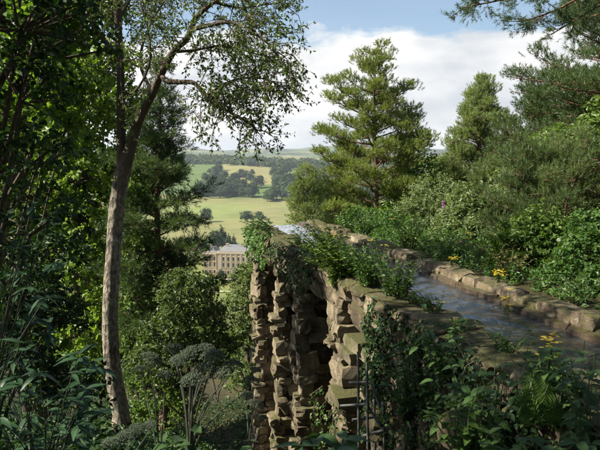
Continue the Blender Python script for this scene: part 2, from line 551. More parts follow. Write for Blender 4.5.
def water_mat():
    m, nt, out = mat('running water')
    L = nt.links.new
    g = nt.nodes.new('ShaderNodeNewGeometry')
    vr = N(nt, 'ShaderNodeVectorRotate')
    vr.inputs['Angle'].default_value = -0.258
    vr.inputs['Axis'].default_value = (0, 0, 1)
    L(g.outputs['Position'], vr.inputs['Vector'])
    mpn = N(nt, 'ShaderNodeMapping')
    mpn.inputs['Scale'].default_value = (1.0, 0.55, 1)
    L(vr.outputs[0], mpn.inputs[0])
    n1_ = N(nt, 'ShaderNodeTexNoise', Scale=7.0, Detail=5.0, Roughness=0.6, Distortion=0.7)
    L(mpn.outputs[0], n1_.inputs['Vector'])
    n2_ = N(nt, 'ShaderNodeTexNoise', Scale=30.0, Detail=3.0)
    L(mpn.outputs[0], n2_.inputs['Vector'])
    ad = N(nt, 'ShaderNodeMath', operation='MULTIPLY_ADD')
    L(n2_.outputs['Fac'], ad.inputs[0])
    ad.inputs[1].default_value = 0.2
    L(n1_.outputs['Fac'], ad.inputs[2])
    p = N(nt, 'ShaderNodeBsdfPrincipled', Roughness=0.06, IOR=1.33)
    n3_ = N(nt, 'ShaderNodeTexNoise', Scale=16.0, Detail=6.0, Roughness=0.7, Distortion=1.2)
    L(mpn.outputs[0], n3_.inputs['Vector'])
    sy = nt.nodes.new('ShaderNodeSeparateXYZ')
    L(vr.outputs[0], sy.inputs[0])
    lipf = N(nt, 'ShaderNodeMapRange', interpolation_type='SMOOTHSTEP')
    L(sy.outputs['Y'], lipf.inputs['Value'])
    lipf.inputs['From Min'].default_value = 8.0
    lipf.inputs['From Max'].default_value = 15.0
    lipf.inputs['To Max'].default_value = 0.2
    fa = N(nt, 'ShaderNodeMath', operation='ADD')
    L(n3_.outputs['Fac'], fa.inputs[0])
    L(lipf.outputs[0], fa.inputs[1])
    fo = ramp(nt, fa.outputs[0], [(0.56, (0.035, 0.037, 0.032)), (0.68, (0.10, 0.105, 0.11)), (0.8, (0.5, 0.53, 0.55))])  # foam, whiter towards the lip: bright sky reflection painted into the base colour
    L(fo, p.inputs['Base Color'])
    p.inputs['Specular IOR Level'].default_value = 1.0
    L(bump(nt, ad.outputs[0], 0.3, 0.045), p.inputs['Normal'])
    L(p.outputs[0], out.inputs['Surface'])
    return m


M['water'] = water_mat()

# ------------------------------------------------------------------ terrain
TH = math.atan2(170, F)                        # the aqueduct runs 14.8 degrees left of the view
UX, UY = math.cos(TH), math.sin(TH)            # u: to the right across the channel; s: along it


def us(x, y):
    return UX * x + UY * y, -UY * x + UX * y


def w_us(u, s, z=0.0):
    return Vector((UX * u - UY * s, UY * u + UX * s, z))


LEFT = np.array([(-400, 70), (-60, 14), (-20, 3.2), (-4, -1.0), (0, -1.75), (3, -2.2), (6, -3.1), (10, -4.6), (16, -7.2), (22, -9.4), (60, -21), (200, -56),
                 (400, -91), (560, -112), (640, -116), (900, -119), (1300, -121.5), (1500, -119), (1800, -103), (2300, -70), (2800, -34), (3300, -9),
                 (3900, -30), (5000, -40), (6200, 10), (7800, 84), (9500, 100), (14000, 70)], float)
RIGHT = np.array([(-400, 70), (-60, 14), (-20, 1.8), (-4, -1.2), (0, -1.6), (6, -1.62), (13, -1.68), (20, -3.0), (30, -6.5), (60, -19), (200, -56), (400, -91)], float)


def height(x, y):
    x = np.asarray(x, float)
    y = np.asarray(y, float)
    u, s = us(x, y)
    zl = np.interp(y, LEFT[:, 0], LEFT[:, 1])
    zr = np.where(y < 400, np.interp(y, RIGHT[:, 0], RIGHT[:, 1]), zl)
    wd = sstep(s, 14.0, 17.5)
    tt = np.clip((u - 3.5 - 1.2 * wd) / (0.9 + 5.5 * wd), 0, 1)
    z = zl + (zr - zl) * tt * tt * (3 - 2 * tt)
    z = z - 0.9 * np.exp(-((u - 2.2) / 1.3) ** 2) * sstep(s, 4.5, 8.5) * sstep(s, 30, 18)
    z = z - 0.10 * np.minimum(0, x + 3) * 0 - 0.14 * np.clip(-x - 4, 0, 60) * sstep(y, 8, 0) * 0
    far = sstep(y, 900, 3000)
    z = z + far * (7 * np.sin(x / 210 + y / 900) + 5 * np.sin(x / 90 - y / 300))
    z = z + sstep(y, 1700, 3200) * (-x * 0.018)
    fh = sstep(y, 5500, 7800)
    z = z + fh * (34 * np.sin(x / 900 + 0.6) + 22 * np.sin(x / 420 + y / 1500) + 11 * np.sin(x / 170 + 1.1 + y / 900) + 20 * np.sin(y / 640 + x / 1300))
    z = z + 0.12 * np.sin(x * 1.3 + 0.7 * y) * sstep(y, 2, 8) * sstep(u, 3.2, 2.4) * sstep(y, 200, 60)
    return z


def ground_at(x, y):
    return float(height(x, y))


az = np.concatenate([np.linspace(-180, -36, 37)[:-1], np.linspace(-36, 36, 361), np.linspace(36, 180, 37)[1:-1]]) * math.pi / 180
rr = np.concatenate([[0.4, 0.9, 1.4], np.geomspace(2.0, 40, 80), np.geomspace(41.5, 600, 60), np.geomspace(612, 13500, 165)])
A, R = np.meshgrid(az, rr)
gx, gy = R * np.sin(A), R * np.cos(A)
gz = height(gx, gy)
na, nr = len(az), len(rr)
V = np.stack([gx, gy, gz], -1).reshape(-1, 3)
i = np.arange(nr - 1)[:, None] * na
j = np.arange(na)[None, :]
j2 = (j + 1) % na
Q = np.stack([i + j, i + j2, i + na + j2, i + na + j], -1).reshape(-1, 4)
g = Geo().add(V, q=Q, smooth=True)
g.add(np.vstack([[0, 0, ground_at(0, 0)], V[:na]]), t=[(0, 1 + (k + 1) % na, 1 + k) for k in range(na)], smooth=True)


def field_colour(x, y):
    """what grows where: woodland floor, mown lawn, hay meadow, fields of the far side, moor"""
    soil = np.array([0.055, 0.045, 0.025])
    lawn = np.array([0.17, 0.19, 0.06])
    hay = np.array([0.24, 0.22, 0.10])
    green = np.array([0.135, 0.165, 0.055])
    moor = np.array([0.12, 0.135, 0.06])
    n = x.size
    c = np.tile(soil, (n, 1))

    def lay(col, w):
        nonlocal c
        c = c * (1 - w[:, None]) + np.asarray(col) * w[:, None]
    lay(np.array([0.10, 0.11, 0.035]), sstep(y, 60, 200))
    lay(lawn, sstep(y, 330, 380))
    lay(hay * [0.86, 0.92, 0.9], sstep(y, 700, 760))
    k = 0.5 + 0.5 * np.sin(x / 95 + np.sin(y / 170) * 1.3) * np.sin(y / 120 + x / 260)
    lay(green * 1.45, 0.8 * sstep(k, 0.35, 0.8) * sstep(y, 700, 760))
    # fields beyond the wood, each with a tint of its own
    fx = np.floor((x + 0.25 * y + 60 * np.sin(y / 300)) / 190.0)
    fy = np.floor((y + 0.3 * x) / 330.0)
    h = np.abs(np.sin(fx * 12.9898 + fy * 78.233) * 43758.5453) % 1.0
    w = sstep(y, 1650, 1720)
    fc = green[None] * (0.75 + 0.6 * h[:, None])
    fc = np.where((h > 0.55)[:, None], hay[None] * (0.7 + 0.35 * h[:, None]), fc)
    fc = np.where((h < 0.2)[:, None], np.array([[0.10, 0.15, 0.045]]), fc)
    c = c * (1 - w[:, None]) + fc * w[:, None]
    w = sstep(y, 5200, 6500)
    fx = np.floor((x + 0.4 * y + 200 * np.sin(y / 500)) / 300.0)
    fy = np.floor((y - 0.5 * x) / 420.0)
    h = np.abs(np.sin(fx * 12.9898 + fy * 78.233) * 43758.5453) % 1.0
    fc = moor[None] * (0.35 + 1.1 * h[:, None]) * np.where((h > .7)[:, None], np.array([[1.25, 1.1, .9]]), np.array([[.8, 1.0, .9]]))
    c = c * (1 - w[:, None]) + fc * w[:, None]
    return c


col = np.ones((len(V) + na + 1, 4), np.float32)
allv = np.vstack([V, [[0, 0, 0]], V[:na]])
col[:, :3] = field_colour(allv[:, 0], allv[:, 1])


def ground_mat():
    m, nt, out = mat('ground cover')
    L = nt.links.new
    at_ = N(nt, 'ShaderNodeAttribute', attribute_name='cover')
    g_ = nt.nodes.new('ShaderNodeNewGeometry')
    fine = N(nt, 'ShaderNodeTexNoise', Scale=1.7, Detail=10.0, Roughness=0.7)
    L(g_.outputs['Position'], fine.inputs['Vector'])
    wide = N(nt, 'ShaderNodeTexNoise', Scale=0.022, Detail=7.0, Roughness=0.65)
    L(g_.outputs['Position'], wide.inputs['Vector'])
    f1 = ramp(nt, fine.outputs['Fac'], [(0.3, (0.68, 0.68, 0.66)), (0.7, (1.25, 1.22, 1.15))])
    f2 = ramp(nt, wide.outputs['Fac'], [(0.32, (0.72, 0.84, 0.7)), (0.68, (1.2, 1.12, 1.05))])
    a = N(nt, 'ShaderNodeMix', data_type='RGBA', blend_type='MULTIPLY')
    a.inputs['Factor'].default_value = 1
    L(at_.outputs['Color'], a.inputs['A'])
    L(f1, a.inputs['B'])
    b = N(nt, 'ShaderNodeMix', data_type='RGBA', blend_type='MULTIPLY')
    b.inputs['Factor'].default_value = 1
    L(a.outputs['Result'], b.inputs['A'])
    L(f2, b.inputs['B'])
    p = N(nt, 'ShaderNodeBsdfPrincipled', Roughness=0.95)
    p.inputs['Specular IOR Level'].default_value = 0.15
    L(b.outputs['Result'], p.inputs['Base Color'])
    L(bump(nt, fine.outputs['Fac'], 0.6, 0.12), p.inputs['Normal'])
    L(p.outputs[0], out.inputs['Surface'])
    return m


ground = g.build('ground', ground_mat())
ca = ground.data.color_attributes.new('cover', 'FLOAT_COLOR', 'POINT')
ca.data.foreach_set('color', col.ravel())
tag(ground, 'wooded hillside falling to lawns, hay meadows and far hills', kind='structure')


def ribbon(name, pts, width, m, lift, label=None):
    """a strip laid on the terrain"""
    p = curve_pts([(x, y, 0) for x, y in pts], 60)
    t = unit(np.gradient(p, axis=0))
    nrm = np.stack([-t[:, 1], t[:, 0], t[:, 2] * 0], -1)
    gg = Geo()
    cols_ = 4
    vs = []
    for k in range(cols_ + 1):
        o = p + nrm * width * (k / cols_ - 0.5)
        o[:, 2] = height(o[:, 0], o[:, 1]) + lift
        vs.append(o)
    vs = np.stack(vs, 1)
    n = len(p)
    a_ = np.arange(n - 1)[:, None] * (cols_ + 1) + np.arange(cols_)[None]
    gg.add(vs.reshape(-1, 3), q=np.stack([a_, a_ + 1, a_ + cols_ + 2, a_ + cols_ + 1], -1).reshape(-1, 4), smooth=True)
    return tag(gg.build(name, m), label, kind='structure')


ribbon('garden_path', [(-140, 588), (-80, 588), (0, 588)], 9, M['gravel'], 0.9, 'pale gravel terrace below the mansion')
ribbon('garden_path', [(-120, 468), (-60, 470), (0, 466)], 6, M['gravel'], 0.9, 'pale path crossing the lawn nearer than the terrace')
ribbon('woodland_path', [(-2.6, 18.5), (-1.4, 16.3), (0.2, 14.6), (1.3, 12.2)], 0.9, M['earth_path'], 0.06, 'grey earth path at the foot of the aqueduct')

# ------------------------------------------------------------------ aqueduct
aq = thing('stone_aqueduct', (0, 0, 0), 'ruined rough stone aqueduct on piers with a water channel along its top', 'aqueduct', rz=TH)
# inside this Empty x is u (across) and y is s (along)


def stone_mesh(seed, round_=0.25, rough=0.10, cuts=2, mats=None):
    """a quarried block: subdivided unit cube, corners knocked off, faces uneven"""
    r = np.random.default_rng(seed)
    bm = bmesh.new()
    bmesh.ops.create_cube(bm, size=1.0)
    bmesh.ops.subdivide_edges(bm, edges=bm.edges[:], cuts=cuts, use_grid_fill=True)
    for v in bm.verts:
        c = np.array(v.co)
        e = (np.abs(c) > 0.49).sum()
        k = 1 - round_ * (0.0, 0.0, 0.22, 0.5)[int(e)]
        c = c * k + r.normal(0, rough * 0.45, 3)
        v.co = c
    bmesh.ops.recalc_face_normals(bm, faces=bm.faces[:])
    me = bpy.data.meshes.new('stone')
    bm.to_mesh(me)
    bm.free()
    me.materials.append(mats)
    return me


ST = [stone_mesh(k, 0.22, 0.10, 1 if k % 3 == 0 else 2, M['stone']) for k in range(14)]
STM = [stone_mesh(40 + k, 0.35, 0.085, 3 if k % 2 else 2, M['stone_moss']) for k in range(10)]
COP = [stone_mesh(80 + k, 0.3, 0.095, 2, M['coping']) for k in range(8)]
WET = [stone_mesh(120 + k, 0.3, 0.06, 1, M['wet']) for k in range(5)]
SLB = [stone_mesh(140 + k, 0.06, 0.03, 1, M['slab']) for k in range(3)]


def put(name, meshes, u, s, z, parent, tilt=0.05):
    """a block filling the ranges u, s and z"""
    o = link(name, rnd.choice(meshes), parent)
    o.location = (sum(u) / 2, sum(s) / 2, sum(z) / 2)
    fl = rnd.choice((-1, 1))
    o.scale = ((u[1] - u[0]) * 1.04, fl * (s[1] - s[0]) * 1.04, (z[1] - z[0]) * 1.05)
    o.rotation_euler = (rnd.gauss(0, tilt), rnd.gauss(0, tilt), rnd.gauss(0, tilt))
    return o


def core(geo, u, s, z):
    v = [(a, b, c) for a in u for b in s for c in z]
    geo.add(v, q=[(0, 1, 3, 2), (4, 6, 7, 5), (0, 4, 5, 1), (2, 3, 7, 6), (0, 2, 6, 4), (1, 5, 7, 3)])


WZ = -1.70                                      # water level
END = 15.65
g = Geo()
core(g, (3.02, 4.44), (-6, END - 0.1), (-2.05, WZ - 0.12))        # body under the channel
core(g, (3.02, 3.4), (-6, END - 0.12), (WZ - 0.12, WZ - 0.07))
core(g, (3.02, 4.5), (-6, 7.15), (-6.5, -2.05))                   # solid near length
core(g, (3.9, 4.46), (7.15, END - 0.12), (-9.5, -2.05))           # back of the arches
g.build('wall_core', M['mortar'], aq)

# water: a sheet with small waves
nu, ns = 16, 420
uu, ss = np.meshgrid(np.linspace(3.36, 4.2, nu), np.linspace(-6, END + 0.02, ns))
r_ = np.random.default_rng(3)
zz = WZ + 0.006 * np.sin(ss * 9 + 3 * np.sin(uu * 5)) * np.sin(uu * 7 + ss * 2.3) + 0.004 * np.sin(ss * 21 - uu * 13)
k = np.arange(ns - 1)[:, None] * nu + np.arange(nu - 1)[None]
wv = np.stack([uu, ss, zz], -1).reshape(-1, 3)
wq = np.stack([k, k + 1, k + nu + 1, k + nu], -1).reshape(-1, 4)
wo_ = Geo().add(wv, q=wq, smooth=True).build('water', M['water'])
wo_.rotation_euler = (0, 0, TH)
tag(wo_, 'shallow running water filling the aqueduct channel', kind='structure')

# piers: (s0, s1, lowest z)
for s0, s1, zb in ((15.0, 15.62, -7.8), (12.82, 13.22, -6.9), (10.98, 11.4, -6.0), (8.55, 9.1, -5.0)):
    g = Geo()
    core(g, (3.06, 3.92), (s0 + 0.09, s1 - 0.09), (-9.2, -1.98))
    pier = g.build('pier', M['mortar'], aq)
    z = -2.0
    while z > zb:
        h = rnd.choice((rnd.uniform(0.10, 0.18), rnd.uniform(0.14, 0.3)))
        u0 = 2.9 + rnd.gauss(0, 0.055) - 0.014 * (-2 - z)
        u1 = u0 + rnd.uniform(0.2, 0.42)
        da, db = rnd.uniform(-0.1, 0.06), rnd.uniform(-0.05, 0.05)
        if rnd.random() < 0.4:
            sm = s0 + (s1 - s0) * rnd.uniform(0.35, 0.65)
            put('stone', ST, (u0, u1), (s0 + da, sm), (z - h, z), pier, 0.05)
            put('stone', ST, (u0 + rnd.gauss(0, 0.05), u1), (sm, s1 + db), (z - h, z), pier, 0.05)
        else:
            put('stone', ST, (u0, u1), (s0 + da, s1 + db), (z - h, z), pier, 0.045)
        if u1 < 3.5:
            put('stone', ST, (u1, u1 + rnd.uniform(0.4, 0.55)), (s0 + rnd.uniform(0.0, 0.16), s1 - 0.05), (z - h, z), pier, 0.04)
        z -= h * 1.02

# spandrels: rough lintel courses above the openings
span = Geo()
core(span, (3.1, 3.9), (7.2, END - 0.15), (-2.0, -1.95))
span = span.build('lintel_course', M['mortar'], aq)
for row, (za, zb) in enumerate(((-1.72, -1.98), (-1.96, -2.26))):
    s = 7.1 + 0.2 * row
    while s < END - 0.15:
        l = rnd.uniform(0.32, 0.7)
        e = min(s + l, END)
        inset = rnd.gauss(0, 0.05)
        drop = rnd.uniform(-0.12, 0.08) if row else 0
        put('stone', STM if rnd.random() < 0.55 else ST, (2.88 + inset, 3.35), (s, e), (zb + drop, za), span, 0.05)
        s = e
# near length of solid wall, left face
face = Geo()
core(face, (3.05, 3.2), (1.0, 7.1), (-4.5, -2.06))
face = face.build('wall_face', M['mortar'], aq)
for row in range(7):
    za = -1.74 - row * 0.33
    s = max(1.0, 1.2 + row * 0.55) + rnd.random() * 0.3
    while s < 7.2:
        l = rnd.uniform(0.35, 0.85)
        e = min(s + l, 7.35)
        put('stone', STM if rnd.random() < 0.7 else ST, (2.86 + rnd.gauss(0, 0.06), 3.3), (s, e), (za - rnd.uniform(0.3, 0.36), za), face, 0.05)
        s = e
# moss topped slabs that stick out of the wall beside the last opening
for px, py, w_, d_ in ((356, 339, 0.30, 8.5), (349, 349, 0.28, 8.6), (372, 352, 0.34, 8.1), (372, 392, 0.30, 8.0), (338, 392, 0.2, 8.8)):
    p = at(px, py, d_)
    u_, s_ = us(p.x, p.y)
    put('mossy_slab', SLB, (u_ - 0.05, u_ + w_ + 0.5), (s_ - 0.22, s_ + 0.3), (p.z - 0.16, p.z), aq, 0.015)

# channel edges: left coping, right plinth and right coping
lip = Geo()
core(lip, (3.08, 3.36), (-6, END - 0.2), (WZ - 0.16, WZ - 0.06))
lip = lip.build('left_parapet', M['mortar'], aq)
s = 1.2
while s < END:
    l = rnd.uniform(0.28, 0.6)
    e = min(s + l, END + 0.03)
    top = WZ + rnd.uniform(-0.02, 0.035)
    put('coping_stone', STM if rnd.random() < 0.8 else COP, (2.86 + rnd.gauss(0, 0.04), 3.46 + rnd.gauss(0, 0.015)), (s, e), (WZ - 0.14, top), lip, 0.045)
    s = e
rip = Geo()
core(rip, (4.18, 4.5), (-6, END - 0.3), (WZ - 0.16, WZ + 0.02))
rip = rip.build('right_parapet', M['mortar'], aq)
s = 1.2
while s < END - 0.2:
    l = rnd.uniform(0.5, 0.95)
    put('plinth_stone', WET, (4.09 + rnd.gauss(0, 0.012), 4.30), (s, s + l), (WZ - 0.1, WZ + 0.055 + rnd.gauss(0, 0.01)), rip, 0.015)
    s += l
s = 1.25
while s < END - 0.3:
    l = rnd.uniform(0.3, 0.62)
    top = WZ + 0.14 + rnd.gauss(0, 0.022)
    if rnd.random() < 0.06:
        top -= 0.1
    put('coping_stone', COP if rnd.random() < 0.8 else STM, (4.20 + rnd.gauss(0, 0.018), 4.54 + rnd.gauss(0, 0.03)), (s, s + l), (WZ - 0.08, top), rip, 0.05)
    s += l
# scaffold poles propping the wall beside the last opening
sf = thing('scaffold', at(362, 450, 7.15), 'grey scaffold of thin poles and braces against the stone wall', 'scaffold')


def pole(name, a, b, rad_, m, parent):
    gg = Geo()
    o = parent.location
    A_, B_ = Vector(a) - o, Vector(b) - o
    tube(gg, [A_ + (B_ - A_) * f for f in (0, 0.33, 0.66, 1)], [rad_] * 4, 8, True)
    return gg.build(name, m, parent)


for a, b in (((358, 352, 7.15), (359, 470, 7.15)), ((367, 362, 7.05), (368, 472, 7.05)), ((374, 372, 7.3), (375, 470, 7.3)), ((383, 402, 6.95), (385, 470, 6.95))):
    pole('upright', at(*a), at(*b), 0.016, M['pole'], sf)
for a, b in (((349, 383, 7.15), (371, 382, 7.1)), ((340, 406, 7.2), (369, 404, 7.1)), ((362, 436, 7.1), (388, 429, 6.95)), ((352, 420, 7.15), (376, 417, 7.2))):
    pole('ledger', at(*a), at(*b), 0.016, M['pole'], sf)
for a, b in (((364, 400, 7.1), (384, 432, 7.0)), ((371, 384, 7.1), (398, 452, 6.9))):
    pole('brace', at(*a), at(*b), 0.016, M['pole'], sf)


# ------------------------------------------------------------------ tree and plant makers
def pine(name, base, H, Rad, label, m, group=None, crown0=0.1, nb=60, lean=(0, 0), k=15, nl=0.10, nw=0.012, clump=0.34, shoots=26, flat=0.75, rise=0.55,
         seed=1, profile=None, upturn=0.5, trunk_r=0.11, barkm='bark_pine', droop=0.0, cat='pine tree', el=(0.0, 0.9), per=2.2, reach=0.42):
    """trunk, limbs and side twigs; needles stand in clumps of upturned shoots towards the ends of the limbs"""
    r = np.random.default_rng(seed)
    t = thing(name, base, label, cat, group)
    zs = np.linspace(0, 1, 12)
    tp = np.stack([lean[0] * zs ** 1.5 + 0.04 * H / 6 * np.sin(zs * 9 + seed), lean[1] * zs ** 1.5 + 0.04 * H / 6 * np.cos(zs * 7 + seed), zs * H], -1)
    wood = Geo()
    tube(wood, tp, trunk_r * (1 - 0.93 * zs) + 0.006, 9, lump=0.05, r=r)
    SP, SD = [], []
    prof = profile or (lambda f: 1.0 - f ** 3)
    for b in range(nb):
        ff = ((b + r.uniform(0, 1)) / nb) ** 0.9
        f = crown0 + (1 - crown0) * ff
        az_ = b * 2.399 + r.normal(0, 0.35)
        Lb = Rad * prof(ff) * r.uniform(0.62, 1.12) + 0.10
        p0 = np.array([np.interp(f, zs, tp[:, c]) for c in range(3)])
        el0 = el[0] + (el[1] - el[0]) * ff ** 1.3 + r.normal(0, 0.14)
        npt = 8
        pts = [p0]
        for q_ in range(npt - 1):
            e_ = el0 + upturn * (q_ / npt) ** 1.3
            a_ = az_ + r.normal(0, 0.16)
            pts.append(pts[-1] + np.array([math.cos(a_) * math.cos(e_), math.sin(a_) * math.cos(e_), math.sin(e_)]) * Lb / (npt - 1))
        pts = np.array(pts)
        tube(wood, pts, np.linspace(0.014 + 0.012 * Lb, 0.006, npt), 5)
        nc = 1 + int(per * Lb * (1.5 if ff < 0.45 else 1.0) + r.uniform(0, 1))
        reach_ = reach * (0.5 if ff < 0.45 else 1.0)
        thin = 1.0 - 0.4 * max(0.0, (ff - 0.7) / 0.3)
        for c in range(nc):
            w = reach_ + (1 - reach_) * (c + r.uniform(0.3, 1.0)) / nc
            x = w * (npt - 1)
            i0 = min(int(x), npt - 2)
            bp = pts[i0] + (pts[i0 + 1] - pts[i0]) * (x - i0)
            bd = unit(pts[i0 + 1] - pts[i0])
            sd = np.cross(bd, [0, 0, 1]) * r.choice([-1, 1]) * r.uniform(0, 0.8) * (0.35 * Lb + 0.1) * (1.2 - w)
            cc = bp + sd + np.array([0, 0, r.uniform(-0.05, 0.22) * clump])
            tube(wood, [bp, (bp + cc) / 2 + [0, 0, -0.02], cc], [0.012, 0.009, 0.006], 4)
            cr = clump * thin * r.uniform(0.65, 1.25)
            n = max(6, int(shoots * (cr / clump) ** 2))
            d = rdir(r, n)
            d[:, 2] = np.where(d[:, 2] < -0.35, -d[:, 2], d[:, 2])
            pp = cc + d * r.uniform(0.15, 1.0, (n, 1)) ** 0.6 * cr * [1, 1, flat]
            SP.append(pp)
            SD.append(unit(d * 0.55 + bd * 0.35 + r.normal(0, 0.25, (n, 3)) + [0, 0, rise - droop]))
            for q_ in r.choice(n, max(2, n // 4), replace=False):
                tube(wood, [cc, (cc + pp[q_]) / 2, pp[q_]], [0.006, 0.005, 0.004], 3)
    SP, SD = np.concatenate(SP), np.concatenate(SD)
    tg = Geo()
    tufts(tg, r, SP, SD, nl * r.uniform(1.1, 2.0, len(SP)), k, nl, nw)
    wood.build('trunk', M[barkm], t)
    tg.build('crown', m, t)
    return t


def lobes_shoots(r, lobes, n, inner=0.45, lump=0.25):
    """shoot starts and directions spread over the shells of several ellipsoids"""
    vol = np.array([abs(l[3] * l[4] * l[5]) ** (2 / 3) for l in lobes])
    cnt = np.maximum(3, (n * vol / vol.sum()).astype(int))
    P, D = [], []
    for l, c in zip(lobes, cnt):
        d = rdir(r, c)
        d[:, 2] = np.where(d[:, 2] < -0.3, d[:, 2] * -0.6, d[:, 2])
        d = unit(d)
        ph = r.uniform(0, 6, 6)
        rr_ = 1 + lump * (np.sin(d[:, 0] * 5 + ph[0]) * np.sin(d[:, 1] * 5 + ph[1]) + 0.7 * np.sin(d[:, 2] * 9 + ph[2]) * np.sin(d[:, 0] * 8 + ph[3]))
        rr_ = rr_ * r.uniform(inner, 1.0, c) ** 0.6
        P.append(np.array(l[:3]) + d * rr_[:, None] * np.array(l[3:6]))
        D.append(unit(d * 0.9 + r.normal(0, 0.4, (c, 3)) + [0, 0, 0.25]))
    return np.concatenate(P), np.concatenate(D)


def leafy(name, base, lobes, n, per, L, Wd, label, cat, m, group=None, seed=1, shoot=0.28, barkm='bark_dark', stem_r=0.05, hang=0.25,
          inner=0.45, lump=0.25, stems=None, twigs=0.25, up=0.6, sides=6, bend=0.12):
    """shrub or tree: lobes are ellipsoids (x, y, z, rx, ry, rz) relative to the base; crown of leafy shoots, stems into every lobe"""
    r = np.random.default_rng(seed)
    t = thing(name, base, label, cat, group)
    P, D = lobes_shoots(r, lobes, n, inner, lump)
    wood = Geo()
    cs = np.array([l[:3] for l in lobes])
    if 'tree' in cat and stems is None:
        zmax = cs[:, 2].max()
        top = np.array([cs[:, 0].mean() * 0.8, cs[:, 1].mean() * 0.8, zmax * 0.92])
        tp = curve_pts([(0, 0, -0.3), top * [0.1, 0.1, 0.3] + r.normal(0, 0.08, 3), top * [0.5, 0.5, 0.65] + r.normal(0, 0.1, 3), top], 16)
        tube(wood, tp, np.linspace(stem_r * 1.5, stem_r * 0.3, 16), sides + 3, lump=0.05, r=r)
        for c in cs:
            f = np.clip((c[2] / zmax - 0.28) + r.uniform(-0.08, 0.05), 0.12, 0.9) * 15
            a_ = tp[int(f)]
            mid = (a_ + c) / 2 + [0, 0, -0.12 * np.linalg.norm(c - a_)] + r.normal(0, 0.06, 3)
            tube(wood, curve_pts([a_, mid, c], 8), np.linspace(stem_r * 0.6, stem_r * 0.18, 8), sides)
    elif stems is None:
        for c in cs:
            mid = c * 0.5 + r.normal(0, bend, 3) * np.linalg.norm(c) * 0.5
            mid[2] = c[2] * 0.55
            pts = curve_pts([(0, 0, -0.25), mid * [0.35, 0.35, 0.5], mid, c], 9)
            tube(wood, pts, np.linspace(stem_r, stem_r * 0.25, 9), sides)
    else:
        for pts, ra, rb in stems:
            q_ = curve_pts(pts, 10)
            tube(wood, q_, np.linspace(ra, rb, 10), sides + 3, lump=0.04, r=r)
    idx = r.choice(len(P), int(len(P) * twigs), replace=False)
    for q_ in idx:
        c = cs[np.argmin(((cs - P[q_]) ** 2).sum(1))]
        a_ = c + (P[q_] - c) * r.uniform(0.0, 0.5)
        e_ = P[q_] + D[q_] * shoot * 0.7
        mid = (a_ + e_) / 2 + r.normal(0, 0.05, 3) * np.linalg.norm(e_ - a_)
        tube(wood, [a_, mid, e_], [stem_r * 0.16 + 0.003, stem_r * 0.1 + 0.002, 0.002], 3)
    cg = Geo()
    spray(cg, r, P, D, shoot * r.uniform(0.6, 1.3, len(P)), per, L, Wd, up, hang)
    wood.build('trunk' if 'tree' in cat else 'stem', M[barkm], t)
    cg.build('crown', m, t)
    return t


def rel(base, pts):
    return [tuple(Vector(p) - Vector(base)) for p in pts]


def on_ground(px, d, py=None):
    p = at(px, 225, d)
    return Vector((p.x, p.y, ground_at(p.x, p.y)))


